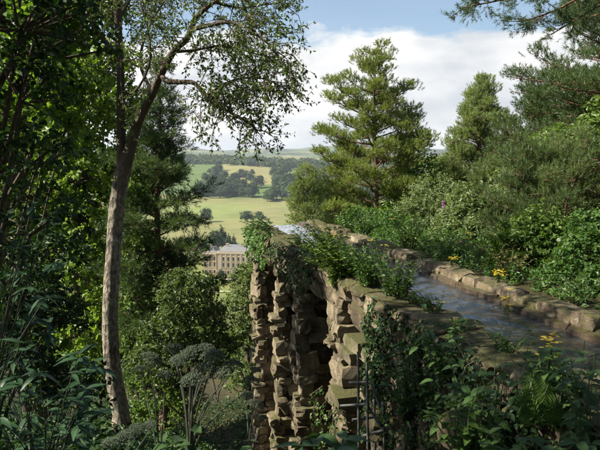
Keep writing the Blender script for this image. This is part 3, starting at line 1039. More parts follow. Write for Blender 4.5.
# ------------------------------------------------------------------ the big tree by the aqueduct (left)
def main_tree():
    r = np.random.default_rng(11)
    d = 10.0
    base = at(123, 442, d)
    t = thing('broadleaf_tree', base, 'tall forked tree with pale sunlit trunk and long branch reaching over the valley', 'tree')
    wood = Geo()
    B = np.array(base)

    def path(px, n):
        return curve_pts([np.array(at(*p)) - B for p in px], n)
    w = d / F
    stem = path([(125, 455, d), (121, 415, d), (113, 370, d), (110, 320, d), (113, 260, d), (116, 215, d), (121, 180, d), (130, 148, d), (140, 118, d - .1), (152, 94, d - .2), (161, 74, d - .3),
                 (173, 52, d - .4), (187, 38, d - .5), (196, 18, d - .5), (214, 2, d - .6), (242, -12, d - .8), (275, -30, d - 1)], 110)
    tube(wood, stem, np.interp(np.linspace(0, 1, 110), [0, 0.06, 0.25, 0.40, 0.47, 0.6, 1], [14 * w, 9 * w, 7.4 * w, 7.6 * w, 4.7 * w, 3.7 * w, 1.4 * w]), 18, lump=0.035, r=r)
    limbs = []
    limbs.append((path([(119, 196, d), (121, 165, d), (121, 130, d), (121, 90, d), (119, 45, d), (117, 0, d), (114, -70, d), (118, -140, d)], 22), 4.8 * w, 3 * w))
    limbs.append((stem[45:], 0, 0))
    limbs.append((path([(161, 76, d - .3), (168, 81, d - .4), (180, 82, d - .5), (194, 83, d - .6), (205, 95, d - .7), (216, 104, d - .8), (229, 112, d - .9), (243, 119, d - 1), (258, 131, d - 1.1)], 24), 2.8 * w, 0.7 * w))
    limbs.append((path([(190, 30, d - .5), (210, 25, d - .8), (232, 22, d - 1), (256, 34, d - 1.2), (272, 48, d - 1.3), (288, 70, d - 1.4)], 18), 2.4 * w, 0.5 * w))
    limbs.append((path([(207, 96, d - .7), (224, 84, d - .5), (246, 78, d - .3), (268, 80, d), (290, 92, d + .2)], 14), 1.5 * w, 0.5 * w))
    limbs.append((path([(173, 52, d - .4), (196, 50, d - .1), (220, 46, d + .2), (250, 52, d + .4), (278, 62, d + .5)], 14), 1.6 * w, 0.5 * w))
    limbs.append((path([(121, 60, d), (100, 35, d + .3), (84, 8, d + .5), (70, -40, d + .8)], 12), 3 * w, 1.5 * w))
    limbs.append((path([(118, 20, d), (132, -5, d + .3), (150, -30, d + .6)], 10), 2.5 * w, 1.2 * w))
    limbs.append((path([(152, 94, d - .2), (140, 60, d + .3), (150, 25, d + .8), (165, 0, d + 1.2), (180, -30, d + 1.5)], 12), 1.8 * w, 0.8 * w))
    limbs.append((path([(214, 2, d - .6), (240, 8, d - .4), (262, 5, d - .2), (284, 2, d)], 10), 1.5 * w, 0.5 * w))
    limbs.append((path([(121, 100, d), (138, 88, d - .5), (150, 62, d - .8), (148, 30, d - 1), (140, 0, d - 1)], 12), 1.3 * w, 0.6 * w))
    br = Geo()
    for li, (p, ra, rb) in enumerate(limbs):
        if li == 1:
            continue
        tube(wood if li < 1 else br, p, np.linspace(ra, rb, len(p)), 9, lump=0.05, r=r)
    # twigs and leaves; the two-level twigs carry small ash-like leaves
    SP, SD = [], []
    plan = [(0, 44, 0.75, 0.2), (1, 24, 0.55, 0.5), (2, 44, 0.5, 0.42), (3, 36, 0.5, 0.25), (4, 36, 0.45, 0.2), (5, 36, 0.45, 0.2), (6, 36, 0.8, 0.1), (7, 30, 0.8, 0.1), (8, 24, 0.55, 0.3), (9, 20, 0.5, 0.1), (10, 16, 0.45, 0.3)]
    for li, n, ln, start in plan:
        p = limbs[li][0]
        for q in range(n):
            f = start + (1 - start) * (q + r.uniform(0, 1)) / n
            x = f * (len(p) - 1)
            i0 = min(int(x), len(p) - 2)
            a = p[i0] + (p[i0 + 1] - p[i0]) * (x - i0)
            bd = unit(p[i0 + 1] - p[i0])
            dd = unit(bd * r.uniform(0.1, 0.8) + r.normal(0, 0.65, 3) + [0, 0, 0.05])
            l = ln * r.uniform(0.5, 1.25)
            e = a + dd * l + np.array([0, 0, -0.14 * l])
            m1 = a + dd * l * 0.5 + r.normal(0, 0.03, 3)
            tube(br, [a, m1, e], [0.008, 0.006, 0.003], 4)
            for c in range(6):
                s_ = r.uniform(0.3, 1.0)
                b0 = a + (e - a) * s_
                d2 = unit(dd * 0.6 + r.normal(0, 0.6, 3) + [0, 0, -0.15])
                tube(br, [b0, b0 + d2 * 0.12, b0 + d2 * 0.24], [0.004, 0.003, 0.0015], 3)
                SP.append(b0)
                SD.append(d2)
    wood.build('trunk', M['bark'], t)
    br.build('limb', M['bark_limb'], t)
    cg = Geo()
    spray(cg, r, np.array(SP), np.array(SD), 0.26, 7, 0.06, 0.03, 0.5, 0.3)
    cg.build('crown', M['ash'], t)


main_tree()

# ------------------------------------------------------------------ sycamores and dark evergreens on the left
def ell(base, px, py, d, rx, ry, rz):
    p = at(px, py, d) - Vector(base)
    return (p.x, p.y, p.z, rx, ry, rz)


b = on_ground(70, 19.5)
leafy('sycamore_tree', b, [ell(b, 100, 175, 19, 1.0, 1.0, 1.1), ell(b, 80, 130, 19, 1.2, 1.1, 1.1), ell(b, 106, 112, 19, 1.0, 1.1, .9), ell(b, 92, 225, 19.2, 1.1, 1.1, 1.1),
                           ell(b, 62, 90, 19.2, 1.2, 1.2, 1.1), ell(b, 92, 78, 19.3, 1.1, 1.1, .9), ell(b, 88, 275, 19, 1.0, 1.0, 1.0), ell(b, 92, 330, 19, 1.0, 1.0, 1.0),
                           ell(b, 40, 200, 19.6, 1.4, 1.4, 1.4), ell(b, 70, 385, 18.5, 1.0, 1, .9), ell(b, 122, 200, 19.3, .8, .8, .9), ell(b, 118, 260, 19.4, .8, .8, .9)],
      2300, 8, 0.16, 0.13, 'sycamore with bright yellow green leaves just behind the pale forked trunk', 'tree', M['lime'], seed=21, shoot=0.42, stem_r=0.12)
b = on_ground(20, 21)
leafy('sycamore_tree', b, [ell(b, 10, 60, 20.8, 2, 1.8, 1.8), ell(b, 45, 10, 20.8, 2, 1.8, 1.7), ell(b, 20, 140, 20.8, 2, 1.8, 1.8), ell(b, 55, 190, 20.8, 1.7, 1.5, 1.5),
                           ell(b, 30, 250, 20.8, 1.9, 1.7, 1.8), ell(b, -40, 150, 20.8, 2.3, 1.9, 2.3), ell(b, 70, 320, 20.8, 1.7, 1.5, 1.5), ell(b, 20, 350, 20.5, 1.7, 1.5, 1.5), ell(b, 90, 370, 20.8, 1.5, 1.4, 1.3), ell(b, -20, 280, 20.8, 1.8, 1.5, 1.5)],
      2600, 8, 0.2, 0.17, 'darker sycamore filling the far left behind the evergreen branches', 'tree', M['sycamore'], seed=22, shoot=0.5, stem_r=0.18)
b = Vector((-4.6, 1.9, ground_at(-4.6, 1.9)))
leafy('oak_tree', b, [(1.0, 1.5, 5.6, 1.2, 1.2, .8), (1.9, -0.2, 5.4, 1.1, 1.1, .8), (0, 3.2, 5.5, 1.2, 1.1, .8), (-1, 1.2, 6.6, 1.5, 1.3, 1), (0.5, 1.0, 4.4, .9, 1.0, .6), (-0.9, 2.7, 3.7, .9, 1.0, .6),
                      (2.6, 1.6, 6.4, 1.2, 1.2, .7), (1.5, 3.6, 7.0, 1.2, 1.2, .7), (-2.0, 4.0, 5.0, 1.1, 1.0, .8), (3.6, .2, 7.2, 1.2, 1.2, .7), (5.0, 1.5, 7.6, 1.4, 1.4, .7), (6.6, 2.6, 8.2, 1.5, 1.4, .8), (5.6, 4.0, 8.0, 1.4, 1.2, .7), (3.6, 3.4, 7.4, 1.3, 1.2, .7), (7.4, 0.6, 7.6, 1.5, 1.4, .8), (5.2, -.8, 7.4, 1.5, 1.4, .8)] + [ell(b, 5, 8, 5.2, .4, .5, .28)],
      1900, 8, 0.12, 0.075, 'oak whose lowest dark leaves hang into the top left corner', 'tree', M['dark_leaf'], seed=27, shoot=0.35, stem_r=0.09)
b = on_ground(-70, 6.2)
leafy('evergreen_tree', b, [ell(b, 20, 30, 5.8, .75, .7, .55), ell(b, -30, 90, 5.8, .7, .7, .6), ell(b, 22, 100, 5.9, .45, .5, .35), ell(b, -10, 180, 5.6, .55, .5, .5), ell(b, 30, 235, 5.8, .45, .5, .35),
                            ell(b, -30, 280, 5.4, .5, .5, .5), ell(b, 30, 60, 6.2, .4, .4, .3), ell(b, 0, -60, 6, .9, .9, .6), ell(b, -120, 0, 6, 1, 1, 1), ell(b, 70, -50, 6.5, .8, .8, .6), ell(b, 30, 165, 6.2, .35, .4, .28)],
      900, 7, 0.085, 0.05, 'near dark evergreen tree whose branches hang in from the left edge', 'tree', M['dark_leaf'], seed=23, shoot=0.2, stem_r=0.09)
b = on_ground(40, 9)
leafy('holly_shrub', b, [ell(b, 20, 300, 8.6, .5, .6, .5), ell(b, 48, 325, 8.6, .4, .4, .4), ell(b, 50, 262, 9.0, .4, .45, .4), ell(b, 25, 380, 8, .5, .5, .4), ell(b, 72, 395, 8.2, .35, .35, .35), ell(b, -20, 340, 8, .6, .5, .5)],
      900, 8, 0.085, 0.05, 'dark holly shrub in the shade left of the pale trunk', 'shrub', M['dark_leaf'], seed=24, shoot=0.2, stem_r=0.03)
b = on_ground(-15, 11.5)
leafy('maple_tree', b, [ell(b, 30, 60, 11, .6, .6, .5), ell(b, 60, 35, 11, .4, .5, .35), ell(b, 56, 96, 9.9, .5, .45, .4), ell(b, 40, 30, 10, .5, .5, .4), ell(b, 15, 120, 11.3, .6, .6, .5), ell(b, 95, 12, 11, .4, .5, .35),
                        ell(b, 62, 138, 9.9, .3, .35, .26), ell(b, 30, 5, 11, .7, .6, .5), ell(b, 45, 150, 11.6, .4, .4, .3)],
      1250, 8, 0.11, 0.095, 'maple with mid green leaves over the upper left, in front of the sycamores', 'tree', M['sycamore'], seed=28, shoot=0.26, stem_r=0.06)
# pine behind the forked trunk, with lower companions
b = on_ground(160, 18)
H = (at(157, 62, 18) - b).z
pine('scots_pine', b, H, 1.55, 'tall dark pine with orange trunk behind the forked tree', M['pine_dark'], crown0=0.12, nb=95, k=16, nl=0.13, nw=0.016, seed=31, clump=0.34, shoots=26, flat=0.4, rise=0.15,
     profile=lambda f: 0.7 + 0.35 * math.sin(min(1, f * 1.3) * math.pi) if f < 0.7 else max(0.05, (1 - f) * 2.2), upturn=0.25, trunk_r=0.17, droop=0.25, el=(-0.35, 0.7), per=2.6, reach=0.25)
b = on_ground(185, 16)
leafy('beech_tree', b, [ell(b, 186, 300, 16, .65, .7, .6), ell(b, 205, 325, 16, .5, .6, .5), ell(b, 170, 335, 15.8, .5, .6, .5), ell(b, 190, 365, 15.8, .7, .7, .5), ell(b, 150, 370, 15.5, .6, .6, .5), ell(b, 215, 350, 16, .4, .5, .4)],
      1300, 7, 0.10, 0.075, 'small leafy beech with sunlit left side at the foot of the dark pine', 'tree', M['ash'], seed=32, shoot=0.28, stem_r=0.06)
b = on_ground(135, 17.2)
leafy('elder_shrub', b, [ell(b, 140, 345, 17.2, .5, .5, .45), ell(b, 150, 385, 17, .6, .6, .5), ell(b, 135, 300, 17.3, .45, .5, .5), ell(b, 165, 415, 16.5, .8, .6, .4), ell(b, 140, 250, 17.6, .4, .5, .55), ell(b, 136, 200, 17.8, .35, .5, .5)],
      800, 8, 0.12, 0.075, 'light green elder shrub just right of the pale trunk', 'shrub', M['bright'], seed=33, shoot=0.3, stem_r=0.03)
# pale tree in the gap left of the aqueduct
b = on_ground(246, 26)
leafy('hornbeam_tree', b, [ell(b, 250, 285, 26, .65, .8, .8), ell(b, 242, 310, 26, .7, .8, .8), ell(b, 250, 340, 26, .8, .8, .9), ell(b, 236, 345, 25.6, .5, .6, .6), ell(b, 262, 275, 26.4, .6, .8, .7), ell(b, 246, 385, 25.6, .8, .8, .8), ell(b, 268, 320, 26, .8, .8, .9)],
      1500, 8, 0.13, 0.085, 'pale green slender tree in the gap between beech and aqueduct', 'tree', M['pale'], seed=34, shoot=0.3, stem_r=0.07, lump=0.12)
b = on_ground(214, 30)
leafy('hazel_shrub', b, [ell(b, 214, 352, 30, 1.0, 1, .9), ell(b, 226, 365, 29, .8, .9, .7), ell(b, 200, 345, 31, 1.0, 1, .9)], 700, 8, 0.13, 0.09,
      'yellow green hazel low in the gap below the lawn', 'shrub', M['bright'], seed=35, shoot=0.3, stem_r=0.05)

# ------------------------------------------------------------------ pines and shrubs to the right
b = at(374, 262, 21)
b.z = min(b.z, ground_at(b.x, b.y))
H = (at(378, 56, 21) - b).z
pine('scots_pine', b, H, 2.2, 'full sunlit pine standing alone against the clouds in the middle', M['pine'], crown0=0.03, nb=84, k=14, nl=0.085, nw=0.017, seed=41, clump=0.40, shoots=66, flat=0.6,
     profile=lambda f: 0.85 + 0.2 * math.sin(f * 5) if f < 0.62 else max(0.1, 1.0 - ((f - 0.62) / 0.40) ** 1.3 * 0.9), upturn=0.4, trunk_r=0.13, el=(-0.08, 0.55), per=2.1, reach=0.36)
b = on_ground(308, 24.5)
H = (at(310, 174, 24.5) - b).z
pine('scots_pine', b, H, 1.3, 'low pale pine with several tips at the end of the water', M['pine_pale'], crown0=0.42, nb=58, k=20, nl=0.08, nw=0.014, seed=42, upturn=0.6, trunk_r=0.07, clump=0.34, shoots=40, el=(0, 0.6), profile=lambda f: 1 - 0.75 * f)
b = on_ground(478, 24)
H = (at(482, 84, 24) - b).z
pine('scots_pine', b, H, 2.6, 'pale yellow green pine right of the lone middle pine', M['pine_pale'], crown0=0.15, nb=84, k=14, nl=0.09, nw=0.018, seed=43, clump=0.40, shoots=58, flat=0.6, el=(0, 0.6), per=2.0, reach=0.4,
     profile=lambda f: max(0.08, (1 - f) ** 0.8), upturn=0.5, trunk_r=0.13)
b = on_ground(640, 13.5)
H = (at(640, -60, 13.5) - b).z
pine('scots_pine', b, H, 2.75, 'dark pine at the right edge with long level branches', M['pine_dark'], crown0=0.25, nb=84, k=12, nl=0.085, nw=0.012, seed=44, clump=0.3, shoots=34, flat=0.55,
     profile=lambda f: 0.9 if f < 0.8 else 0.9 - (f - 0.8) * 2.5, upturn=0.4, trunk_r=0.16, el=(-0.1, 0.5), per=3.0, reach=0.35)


b = on_ground(562, 17)
H = (at(560, 84, 17) - b).z
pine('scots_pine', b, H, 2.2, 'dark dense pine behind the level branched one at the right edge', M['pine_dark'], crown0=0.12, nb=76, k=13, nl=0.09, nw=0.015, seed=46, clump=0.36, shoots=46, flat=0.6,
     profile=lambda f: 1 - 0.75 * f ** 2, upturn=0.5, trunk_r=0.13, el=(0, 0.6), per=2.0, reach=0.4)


def hanging_branch():
    """bough of a pine that stands out of the picture, top right; its trunk is built too"""
    r = np.random.default_rng(45)
    d = 9.0
    b = on_ground(720, 9.5)
    t = thing('scots_pine', b, 'pine whose boughs hang into the top right corner', 'pine tree')
    B = np.array(b)
    wood = Geo()
    top = np.array(at(715, -260, 9.5)) - B
    tube(wood, curve_pts([(0, 0, -0.3), top * 0.4 + [0.1, 0, 0], top * 0.8, top], 14), np.linspace(0.17, 0.05, 14), 9, lump=0.05, r=r)
    SP, SD, SL = [], [], []
    boughs = [[(712, -120, 9.5), (640, -60, 9.3), (580, -28, 9.1), (520, -5, 9), (462, 8, 8.9)],
              [(713, -90, 9.5), (650, -45, 9), (600, -15, 8.8), (560, 8, 8.7), (522, 22, 8.6)],
              [(713, -60, 9.5), (660, -35, 9.4), (620, -8, 9.3), (585, 14, 9.2), (552, 34, 9.2)],
              [(714, -150, 9.5), (630, -85, 9.6), (560, -45, 9.6), (500, -14, 9.5), (472, -2, 9.4)],
              [(713, -40, 9.5), (670, -20, 9.8), (632, 0, 9.9), (600, 14, 10), (585, 20, 10)],
              [(714, -180, 9.5), (700, -150, 8), (690, -120, 6.6), (680, -110, 5)],
              [(714, -200, 9.5), (760, -160, 11), (800, -140, 12), (860, -120, 13)]]
    for bp in boughs:
        pts = curve_pts([np.array(at(*p)) - B for p in bp], 16)
        tube(wood, pts, np.linspace(0.035, 0.007, 16), 6)
        for q in range(34):
            f = 0.22 + 0.78 * (q + r.uniform(0, 1)) / 34
            x = f * 15
            i0 = min(int(x), 14)
            a = pts[i0] + (pts[i0 + 1] - pts[i0]) * (x - i0)
            bd = unit(pts[i0 + 1] - pts[i0])
            dd = unit(bd * 0.7 + r.normal(0, 0.5, 3) + [0, 0, -0.05])
            l = r.uniform(0.18, 0.42) * (1.15 - 0.4 * f)
            tube(wood, [a, a + dd * l * .5, a + dd * l], [0.006, 0.005, 0.003], 4)
            for c in range(13):
                s_ = r.uniform(0.35, 1.05)
                SP.append(a + dd * l * s_ + r.normal(0, 0.035, 3))
                SD.append(unit(dd + r.normal(0, 0.5, 3) + [0, 0, 0.2]))
                SL.append(r.uniform(0.06, 0.12))
    wood.build('trunk', M['bark_pine'], t)
    cg = Geo()
    tufts(cg, r, np.array(SP), np.array(SD), np.array(SL), 16, 0.062, 0.0065)
    cg.build('crown', M['pine_dark'], t)


hanging_branch()

b = on_ground(560, 11)
H = (at(562, 178, 11) - b).z
pine('young_pine', b, H, 1.25, 'bushy blue green young pine behind the right parapet', M['pine_blue'], crown0=0.02, nb=70, k=16, nl=0.075, nw=0.008, seed=51, clump=0.24, shoots=32,
     profile=lambda f: 1 - 0.5 * f ** 2, upturn=0.6, trunk_r=0.07, per=3.2)
b = on_ground(500, 14)
H = (at(500, 185, 14) - b).z
pine('young_pine', b, H, 0.95, 'smaller blue green pine between pale pine and parapet', M['pine_blue'], crown0=0.02, nb=55, k=16, nl=0.085, nw=0.010, seed=52, clump=0.25, shoots=30,
     profile=lambda f: 1 - 0.6 * f ** 2, upturn=0.7, trunk_r=0.06, per=3.0)
shr = [
    ('rhododendron_shrub', 425, 17.5, [(425, 215, 17.5, .75, .7, .6), (405, 232, 17, .5, .5, .4), (450, 225, 17, .6, .6, .5), (436, 195, 18.5, .6, .6, .5)], 900, .09, .045, 'pale', 'silvery pale shrub at the foot of the lone middle pine'),
    ('elder_shrub', 460, 13.5, [(462, 228, 13.5, .5, .5, .45), (482, 240, 13, .45, .5, .4), (448, 248, 13, .35, .4, .3), (470, 205, 14, .4, .5, .4)], 800, .085, .05, 'pale', 'pale leafy shrub above the far bend of the coping'),
    ('bramble_shrub', 525, 9.6, [(520, 250, 9.6, .42, .4, .36), (540, 235, 9.8, .35, .4, .35), (512, 275, 9.3, .3, .35, .22), (548, 262, 9.4, .38, .4, .3)], 800, .07, .048, 'bright', 'yellow green bramble in front of the bushy young pine'),
    ('bramble_shrub', 585, 8.4, [(590, 262, 8.4, .4, .4, .36), (570, 285, 8.1, .32, .35, .24), (605, 290, 7.9, .36, .4, .28), (600, 235, 8.8, .4, .4, .3)], 850, .06, .042, 'herb', 'green bramble overhanging the coping at the right edge'),
    ('laurel_shrub', 590, 12, [(585, 170, 12, .7, .6, .55), (610, 140, 12.3, .7, .7, .6), (560, 150, 12.5, .45, .5, .4)], 700, .10, .055, 'bright', 'sunlit laurel under the level pine branches at right'),
    ('hawthorn_shrub', 395, 15, [(398, 238, 15.2, .45, .5, .4), (380, 232, 16, .45, .5, .35), (415, 248, 14.6, .4, .4, .3), (360, 226, 16.8, .5, .5, .35)], 800, .075, .05, 'herb', 'green hawthorn behind the middle of the channel'),
    ('hawthorn_shrub', 420, 20, [(418, 180, 22, .8, .7, .8), (440, 200, 21, .7, .7, .6), (400, 215, 20, .6, .6, .5)], 700, .10, .06, 'sycamore', 'dark green hawthorn between the two sunlit pines'),
    ('gorse_shrub', 345, 22.5, [(338, 222, 22.5, .7, .6, .5), (325, 226, 22, .5, .5, .35), (352, 215, 23, .6, .6, .6), (318, 216, 24, .5, .5, .4), (345, 200, 23.5, .5, .5, .5)], 1100, .085, .035, 'pine_pale', 'pale gorse filling the gap between the low pine and the lone middle pine'),
    ('gorse_shrub', 535, 12.5, [(530, 200, 12.5, .6, .6, .5), (545, 180, 13, .6, .6, .5), (515, 185, 13.5, .5, .5, .4)], 800, .07, .03, 'pine_pale', 'pale gorse between the two young pines'),
]
for nm, px, d, lb, n, L_, W_, mm_, label in shr:
    b = on_ground(px, d)
    leafy(nm, b, [ell(b, *l) for l in lb], n, 8, L_, W_, label, 'shrub', M[mm_], seed=60 + px, shoot=0.2 * d / 13, stem_r=0.025)


# ------------------------------------------------------------------ plants on and by the wall
def herb(name, base, h, spread, n, label, cat, m, L=0.07, Wd=0.035, seed=1, flowers=0, group=None, lean=(0, 0), fl='yellow'):
    """a clump of leafy stalks, each stalk with leaves along it; flowers on the tips"""
    r = np.random.default_rng(seed)
    t = thing(name, base, label, cat, group)
    sg, lg = Geo(), Geo()
    tips = []
    for q in range(n):
        a = r.uniform(0, 6.28)
        o = np.array([math.cos(a), math.sin(a), 0]) * spread * r.uniform(0, 1) ** 0.7
        hh = h * r.uniform(0.55, 1.05)
        p = curve_pts([o * 0.3 + [0, 0, -0.03], o * 0.55 + [0, 0, hh * 0.5], o + np.array([lean[0], lean[1], 0]) * hh + [0, 0, hh]], 6)
        tube(sg, p, np.linspace(0.006, 0.002, 6), 4)
        tips.append(p[-1])
        nl_ = int(14 * max(0.5, hh / 0.4))
        f = r.uniform(0.12, 1.0, nl_) * 5
        i0 = np.minimum(f.astype(int), 4)
        bb = p[i0] + (p[i0 + 1] - p[i0]) * (f - i0)[:, None]
        dd = r.normal(0, 1, (nl_, 3))
        dd[:, 2] = r.uniform(-0.1, 0.5, nl_)
        s = r.uniform(0.6, 1.2, (nl_, 1)) * (1.15 - 0.5 * f[:, None] / 5)
        leaves(lg, bb, dd, np.array([0, 0, 1.0]) + r.normal(0, 0.3, (nl_, 3)), L * s, Wd * s, 0.15, 0.25)
    sg.build('stem', M['stem'], t)
    lg.build('foliage', m, t)
    for q in range(min(flowers, n)):
        fg = Geo()
        c = tips[q]
        for e in range(9):
            o = c + r.normal(0, 1, 3) * [0.028, 0.028, 0.008]
            for k_ in range(6):
                a0 = k_ * math.pi / 3
                a1 = a0 + 0.7
                fg.add([o, o + np.array([math.cos(a0), math.sin(a0), 0.25]) * 0.014, o + np.array([math.cos(a1), math.sin(a1), 0.25]) * 0.014], t=[(0, 1, 2)])
        fg.build('flower_head', M[fl], t)
    return t


def wall_top(u, s, z=WZ + 0.03):
    return w_us(u, s, z)


herbs = [
    # u, s, z, height, spread, stalks, mat, leafL, label, flowers, lean
    (3.0, 9.6, -1.75, .75, .5, 70, 'bright', .09, 'bushy green plant growing out of the wall above the wide dark opening', 0, (-.25, 0)),
    (2.92, 8.7, -1.85, .8, .5, 80, 'bright', .09, 'yellow green plant leaning over the pier beside the scaffold', 1, (-.45, -.1)),
    (3.05, 7.9, -1.72, .62, .4, 54, 'herb', .08, 'leafy plant with yellow flowers on the near edge of the channel', 2, (-.2, 0)),
    (3.1, 7.1, -1.70, .55, .4, 44, 'herb', .075, 'sparse green plant on the wall above the mossy slabs', 0, (0, 0)),
    (3.15, 6.3, -1.70, .25, .3, 20, 'herb', .06, 'low green plant trailing on the near coping', 1, (-.3, 0)),
    (3.1, 12.0, -1.72, .22, .3, 24, 'herb', .07, 'small green tuft on the coping near the far end', 0, (-.4, 0)),
    (2.95, 13.6, -1.8, .28, .35, 30, 'ivy', .08, 'dark tuft hanging above the second opening', 0, (-.6, 0)),
    (3.0, 14.8, -1.75, .34, .4, 34, 'herb', .10, 'fern like tuft on the end corner of the aqueduct', 0, (-.8, -.1)),
    (4.75, 12.6, -1.6, .5, .4, 30, 'herb', .08, 'green nettles behind the far coping', 0, (0, 0)),
    (4.85, 10.6, -1.6, .55, .4, 30, 'bright', .08, 'light green willowherb behind the middle coping', 1, (0, 0)),
    (4.95, 9.2, -1.6, .45, .4, 28, 'herb', .07, 'green plant with yellow flowers behind the coping', 2, (0, 0)),
    (4.95, 7.6, -1.6, .4, .4, 26, 'dry', .06, 'dry straw coloured tuft behind the coping', 0, (0, 0)),
    (4.8, 6.0, -1.6, .34, .35, 26, 'herb', .055, 'green weeds spilling over the broken coping', 0, (-.5, 0)),
    (4.95, 5.0, -1.6, .4, .35, 26, 'herb', .055, 'weeds behind the nearest coping at the right edge', 0, (-.2, 0)),
    (3.05, 5.6, -1.72, .14, .3, 26, 'ivy', .05, 'dark creeper on the near coping left of the dark water', 0, (-.3, 0)),
    (3.2, 4.9, -1.70, .16, .3, 26, 'herb', .05, 'creeping green plant on the nearest coping stones', 0, (0, 0)),
    (3.05, 4.2, -1.70, .2, .3, 26, 'ivy', .05, 'dark creeper on the coping behind the fern', 0, (-.2, 0)),
    (3.2, 6.8, -1.70, .12, .25, 22, 'ivy', .05, 'flat dark creeper on the coping above the ivy', 0, (-.2, 0)),
    (3.15, 10.8, -1.72, .2, .3, 26, 'herb', .07, 'green tuft on the coping between the bushy plant and the far end', 0, (-.4, 0)),
    (4.4, 8.2, -1.53, .12, .06, 5, 'herb', .035, 'tiny ragwort with yellow flowers on top of the right coping', 4, (0, 0)),
    (4.4, 7.0, -1.53, .12, .08, 6, 'herb', .035, 'small ragwort with yellow flowers on the coping nearer the camera', 5, (0, 0)),
]
for q, (u, s, z, h, sp, n, m_, L_, label, fl, lean) in enumerate(herbs):
    herb('wall_plant', w_us(u, s, z), h, sp, n, label, 'plant', M[m_], L_, L_ * 0.5, 100 + q, fl, None, lean)


def ivy(name, label, patch, n, L, m, seed):
    """ivy clinging to the wall: runners and leaves"""
    r = np.random.default_rng(seed)
    (u, s0, s1, z0, z1) = patch
    t = thing(name, w_us(u, (s0 + s1) / 2, z0), label, 'ivy', rz=TH)
    o = np.array([u, (s0 + s1) / 2, z0])
    sg, lg = Geo(), Geo()
    nr_ = max(6, int((s1 - s0) * 9))
    B, D_, Nn = [], [], []
    for q in range(nr_):
        s_ = r.uniform(s0, s1)
        ln = (z0 - z1) * r.uniform(0.35, 1.0)
        k_ = 9
        pts = np.stack([u - 0.03 - r.uniform(0, 0.10, k_), s_ + np.cumsum(r.normal(0, 0.05, k_)), np.linspace(z0, z0 - ln, k_)], -1) - o
        pts[0, 0] += 0.1
        tube(sg, pts, np.linspace(0.008, 0.003, k_), 4)
        c = max(4, n // nr_)
        f = r.uniform(0, k_ - 1.001, c)
        i0 = f.astype(int)
        B.append(pts[i0] + (pts[i0 + 1] - pts[i0]) * (f - i0)[:, None] + r.normal(0, 0.035, (c, 3)))
        d = r.normal(0, 0.6, (c, 3)) + [-0.4, 0, -0.5]
        D_.append(d)
        Nn.append(np.array([-0.9, -0.2, 0.6]) + r.normal(0, 0.4, (c, 3)))
    B, D_, Nn = map(np.concatenate, (B, D_, Nn))
    s = r.uniform(0.6, 1.25, (len(B), 1))
    leaves(lg, B, D_, Nn, L * s, L * 0.8 * s)
    sg.build('stem', M['bark_dark'], t)
    lg.build('foliage', m, t)


ivy('ivy', 'dark ivy hanging down the solid wall right of the scaffold', (2.82, 5.5, 7.15, -1.70, -3.8), 2000, .06, M['ivy'], 201)
ivy('ivy', 'ivy over the near stones at the bottom right', (2.82, 3.6, 5.6, -1.70, -2.8), 1300, .05, M['ivy'], 202)
ivy('ivy', 'ivy trailing over the top of the far end piers', (2.82, 13.0, 15.6, -1.66, -2.5), 800, .085, M['herb'], 203)
ivy('ivy', 'thin ivy on the wall above the middle piers', (2.82, 9.5, 12.8, -1.66, -2.4), 520, .07, M['ivy'], 204)
ivy('ivy', 'ivy at the foot of the pier by the scaffold', (2.80, 8.2, 9.4, -3.6, -5.0), 260, .06, M['herb'], 205)

# foxglove spikes behind the coping
for px, py, d, hh, label in ((443, 238, 15.2, .95, 'tall purple foxglove spike in front of the pale pine'), (461, 262, 11.6, .42, 'short purple foxglove low behind the coping')):
    base = at(px, py, d)
    t = thing('foxglove', base, label, 'flower')
    sg, fg, lg = Geo(), Geo(), Geo()
    tube(sg, [(0, 0, -0.3), (0.01, 0, hh * .5), (0.0, 0.0, hh)], [.008, .007, .003], 5)
    r = np.random.default_rng(px)
    for q in range(34):
        f = 0.45 + 0.52 * q / 34
        a = q * 2.4
        d_ = np.array([math.cos(a), math.sin(a), -0.35])
        o = np.array([0, 0, hh * f])
        l = 0.05 * (1.15 - 0.6 * (f - .45) / .55)
        tube(fg, [o, o + d_ * l * .5, o + d_ * l], [.006, .014, .02], 6)
    sg.build('stem', M['stem'], t)
    fg.build('flower_head', M['purple'], t)
    bb = r.normal(0, .02, (16, 3))
    bb[:, 2] = r.uniform(-.2, hh * .35, 16)
    dd = r.normal(0, 1, (16, 3))
    dd[:, 2] = .3
    leaves(lg, bb, dd, np.tile([0, 0, 1.0], (16, 1)), .14, .05)
    lg.build('foliage', M['herb'], t)


# ------------------------------------------------------------------ foreground plants, leaf by leaf
def big_leaf(seed, L, Wd, m, fold=0.12, curl=0.25, pts=5):
    """a broad leaf: midrib and two rows of margin points, curled along its length"""
    r = np.random.default_rng(seed)
    f = np.linspace(0, 1, pts)
    w = np.sin(np.clip(f * 1.02, 0, 1) ** 0.8 * math.pi) * Wd * 0.5
    w[0], w[-1] = 0.003, 0.002
    z = -curl * L * f ** 2
    mid = np.stack([f * L, f * 0, z], -1)
    lf = np.stack([f * L, w, z + w * fold * 2], -1)
    rt = np.stack([f * L, -w, z + w * fold * 2], -1)
    g_ = Geo()
    v = np.concatenate([lf, mid, rt]) + r.normal(0, 0.012 * Wd, (pts * 3, 3))
    q = []
    for k_ in range(pts - 1):
        q += [(k_, pts + k_, pts + k_ + 1, k_ + 1), (pts + k_, 2 * pts + k_, 2 * pts + k_ + 1, pts + k_ + 1)]
    g_.add(v, q=q, smooth=True)
    return g_.mesh('leaf', m)


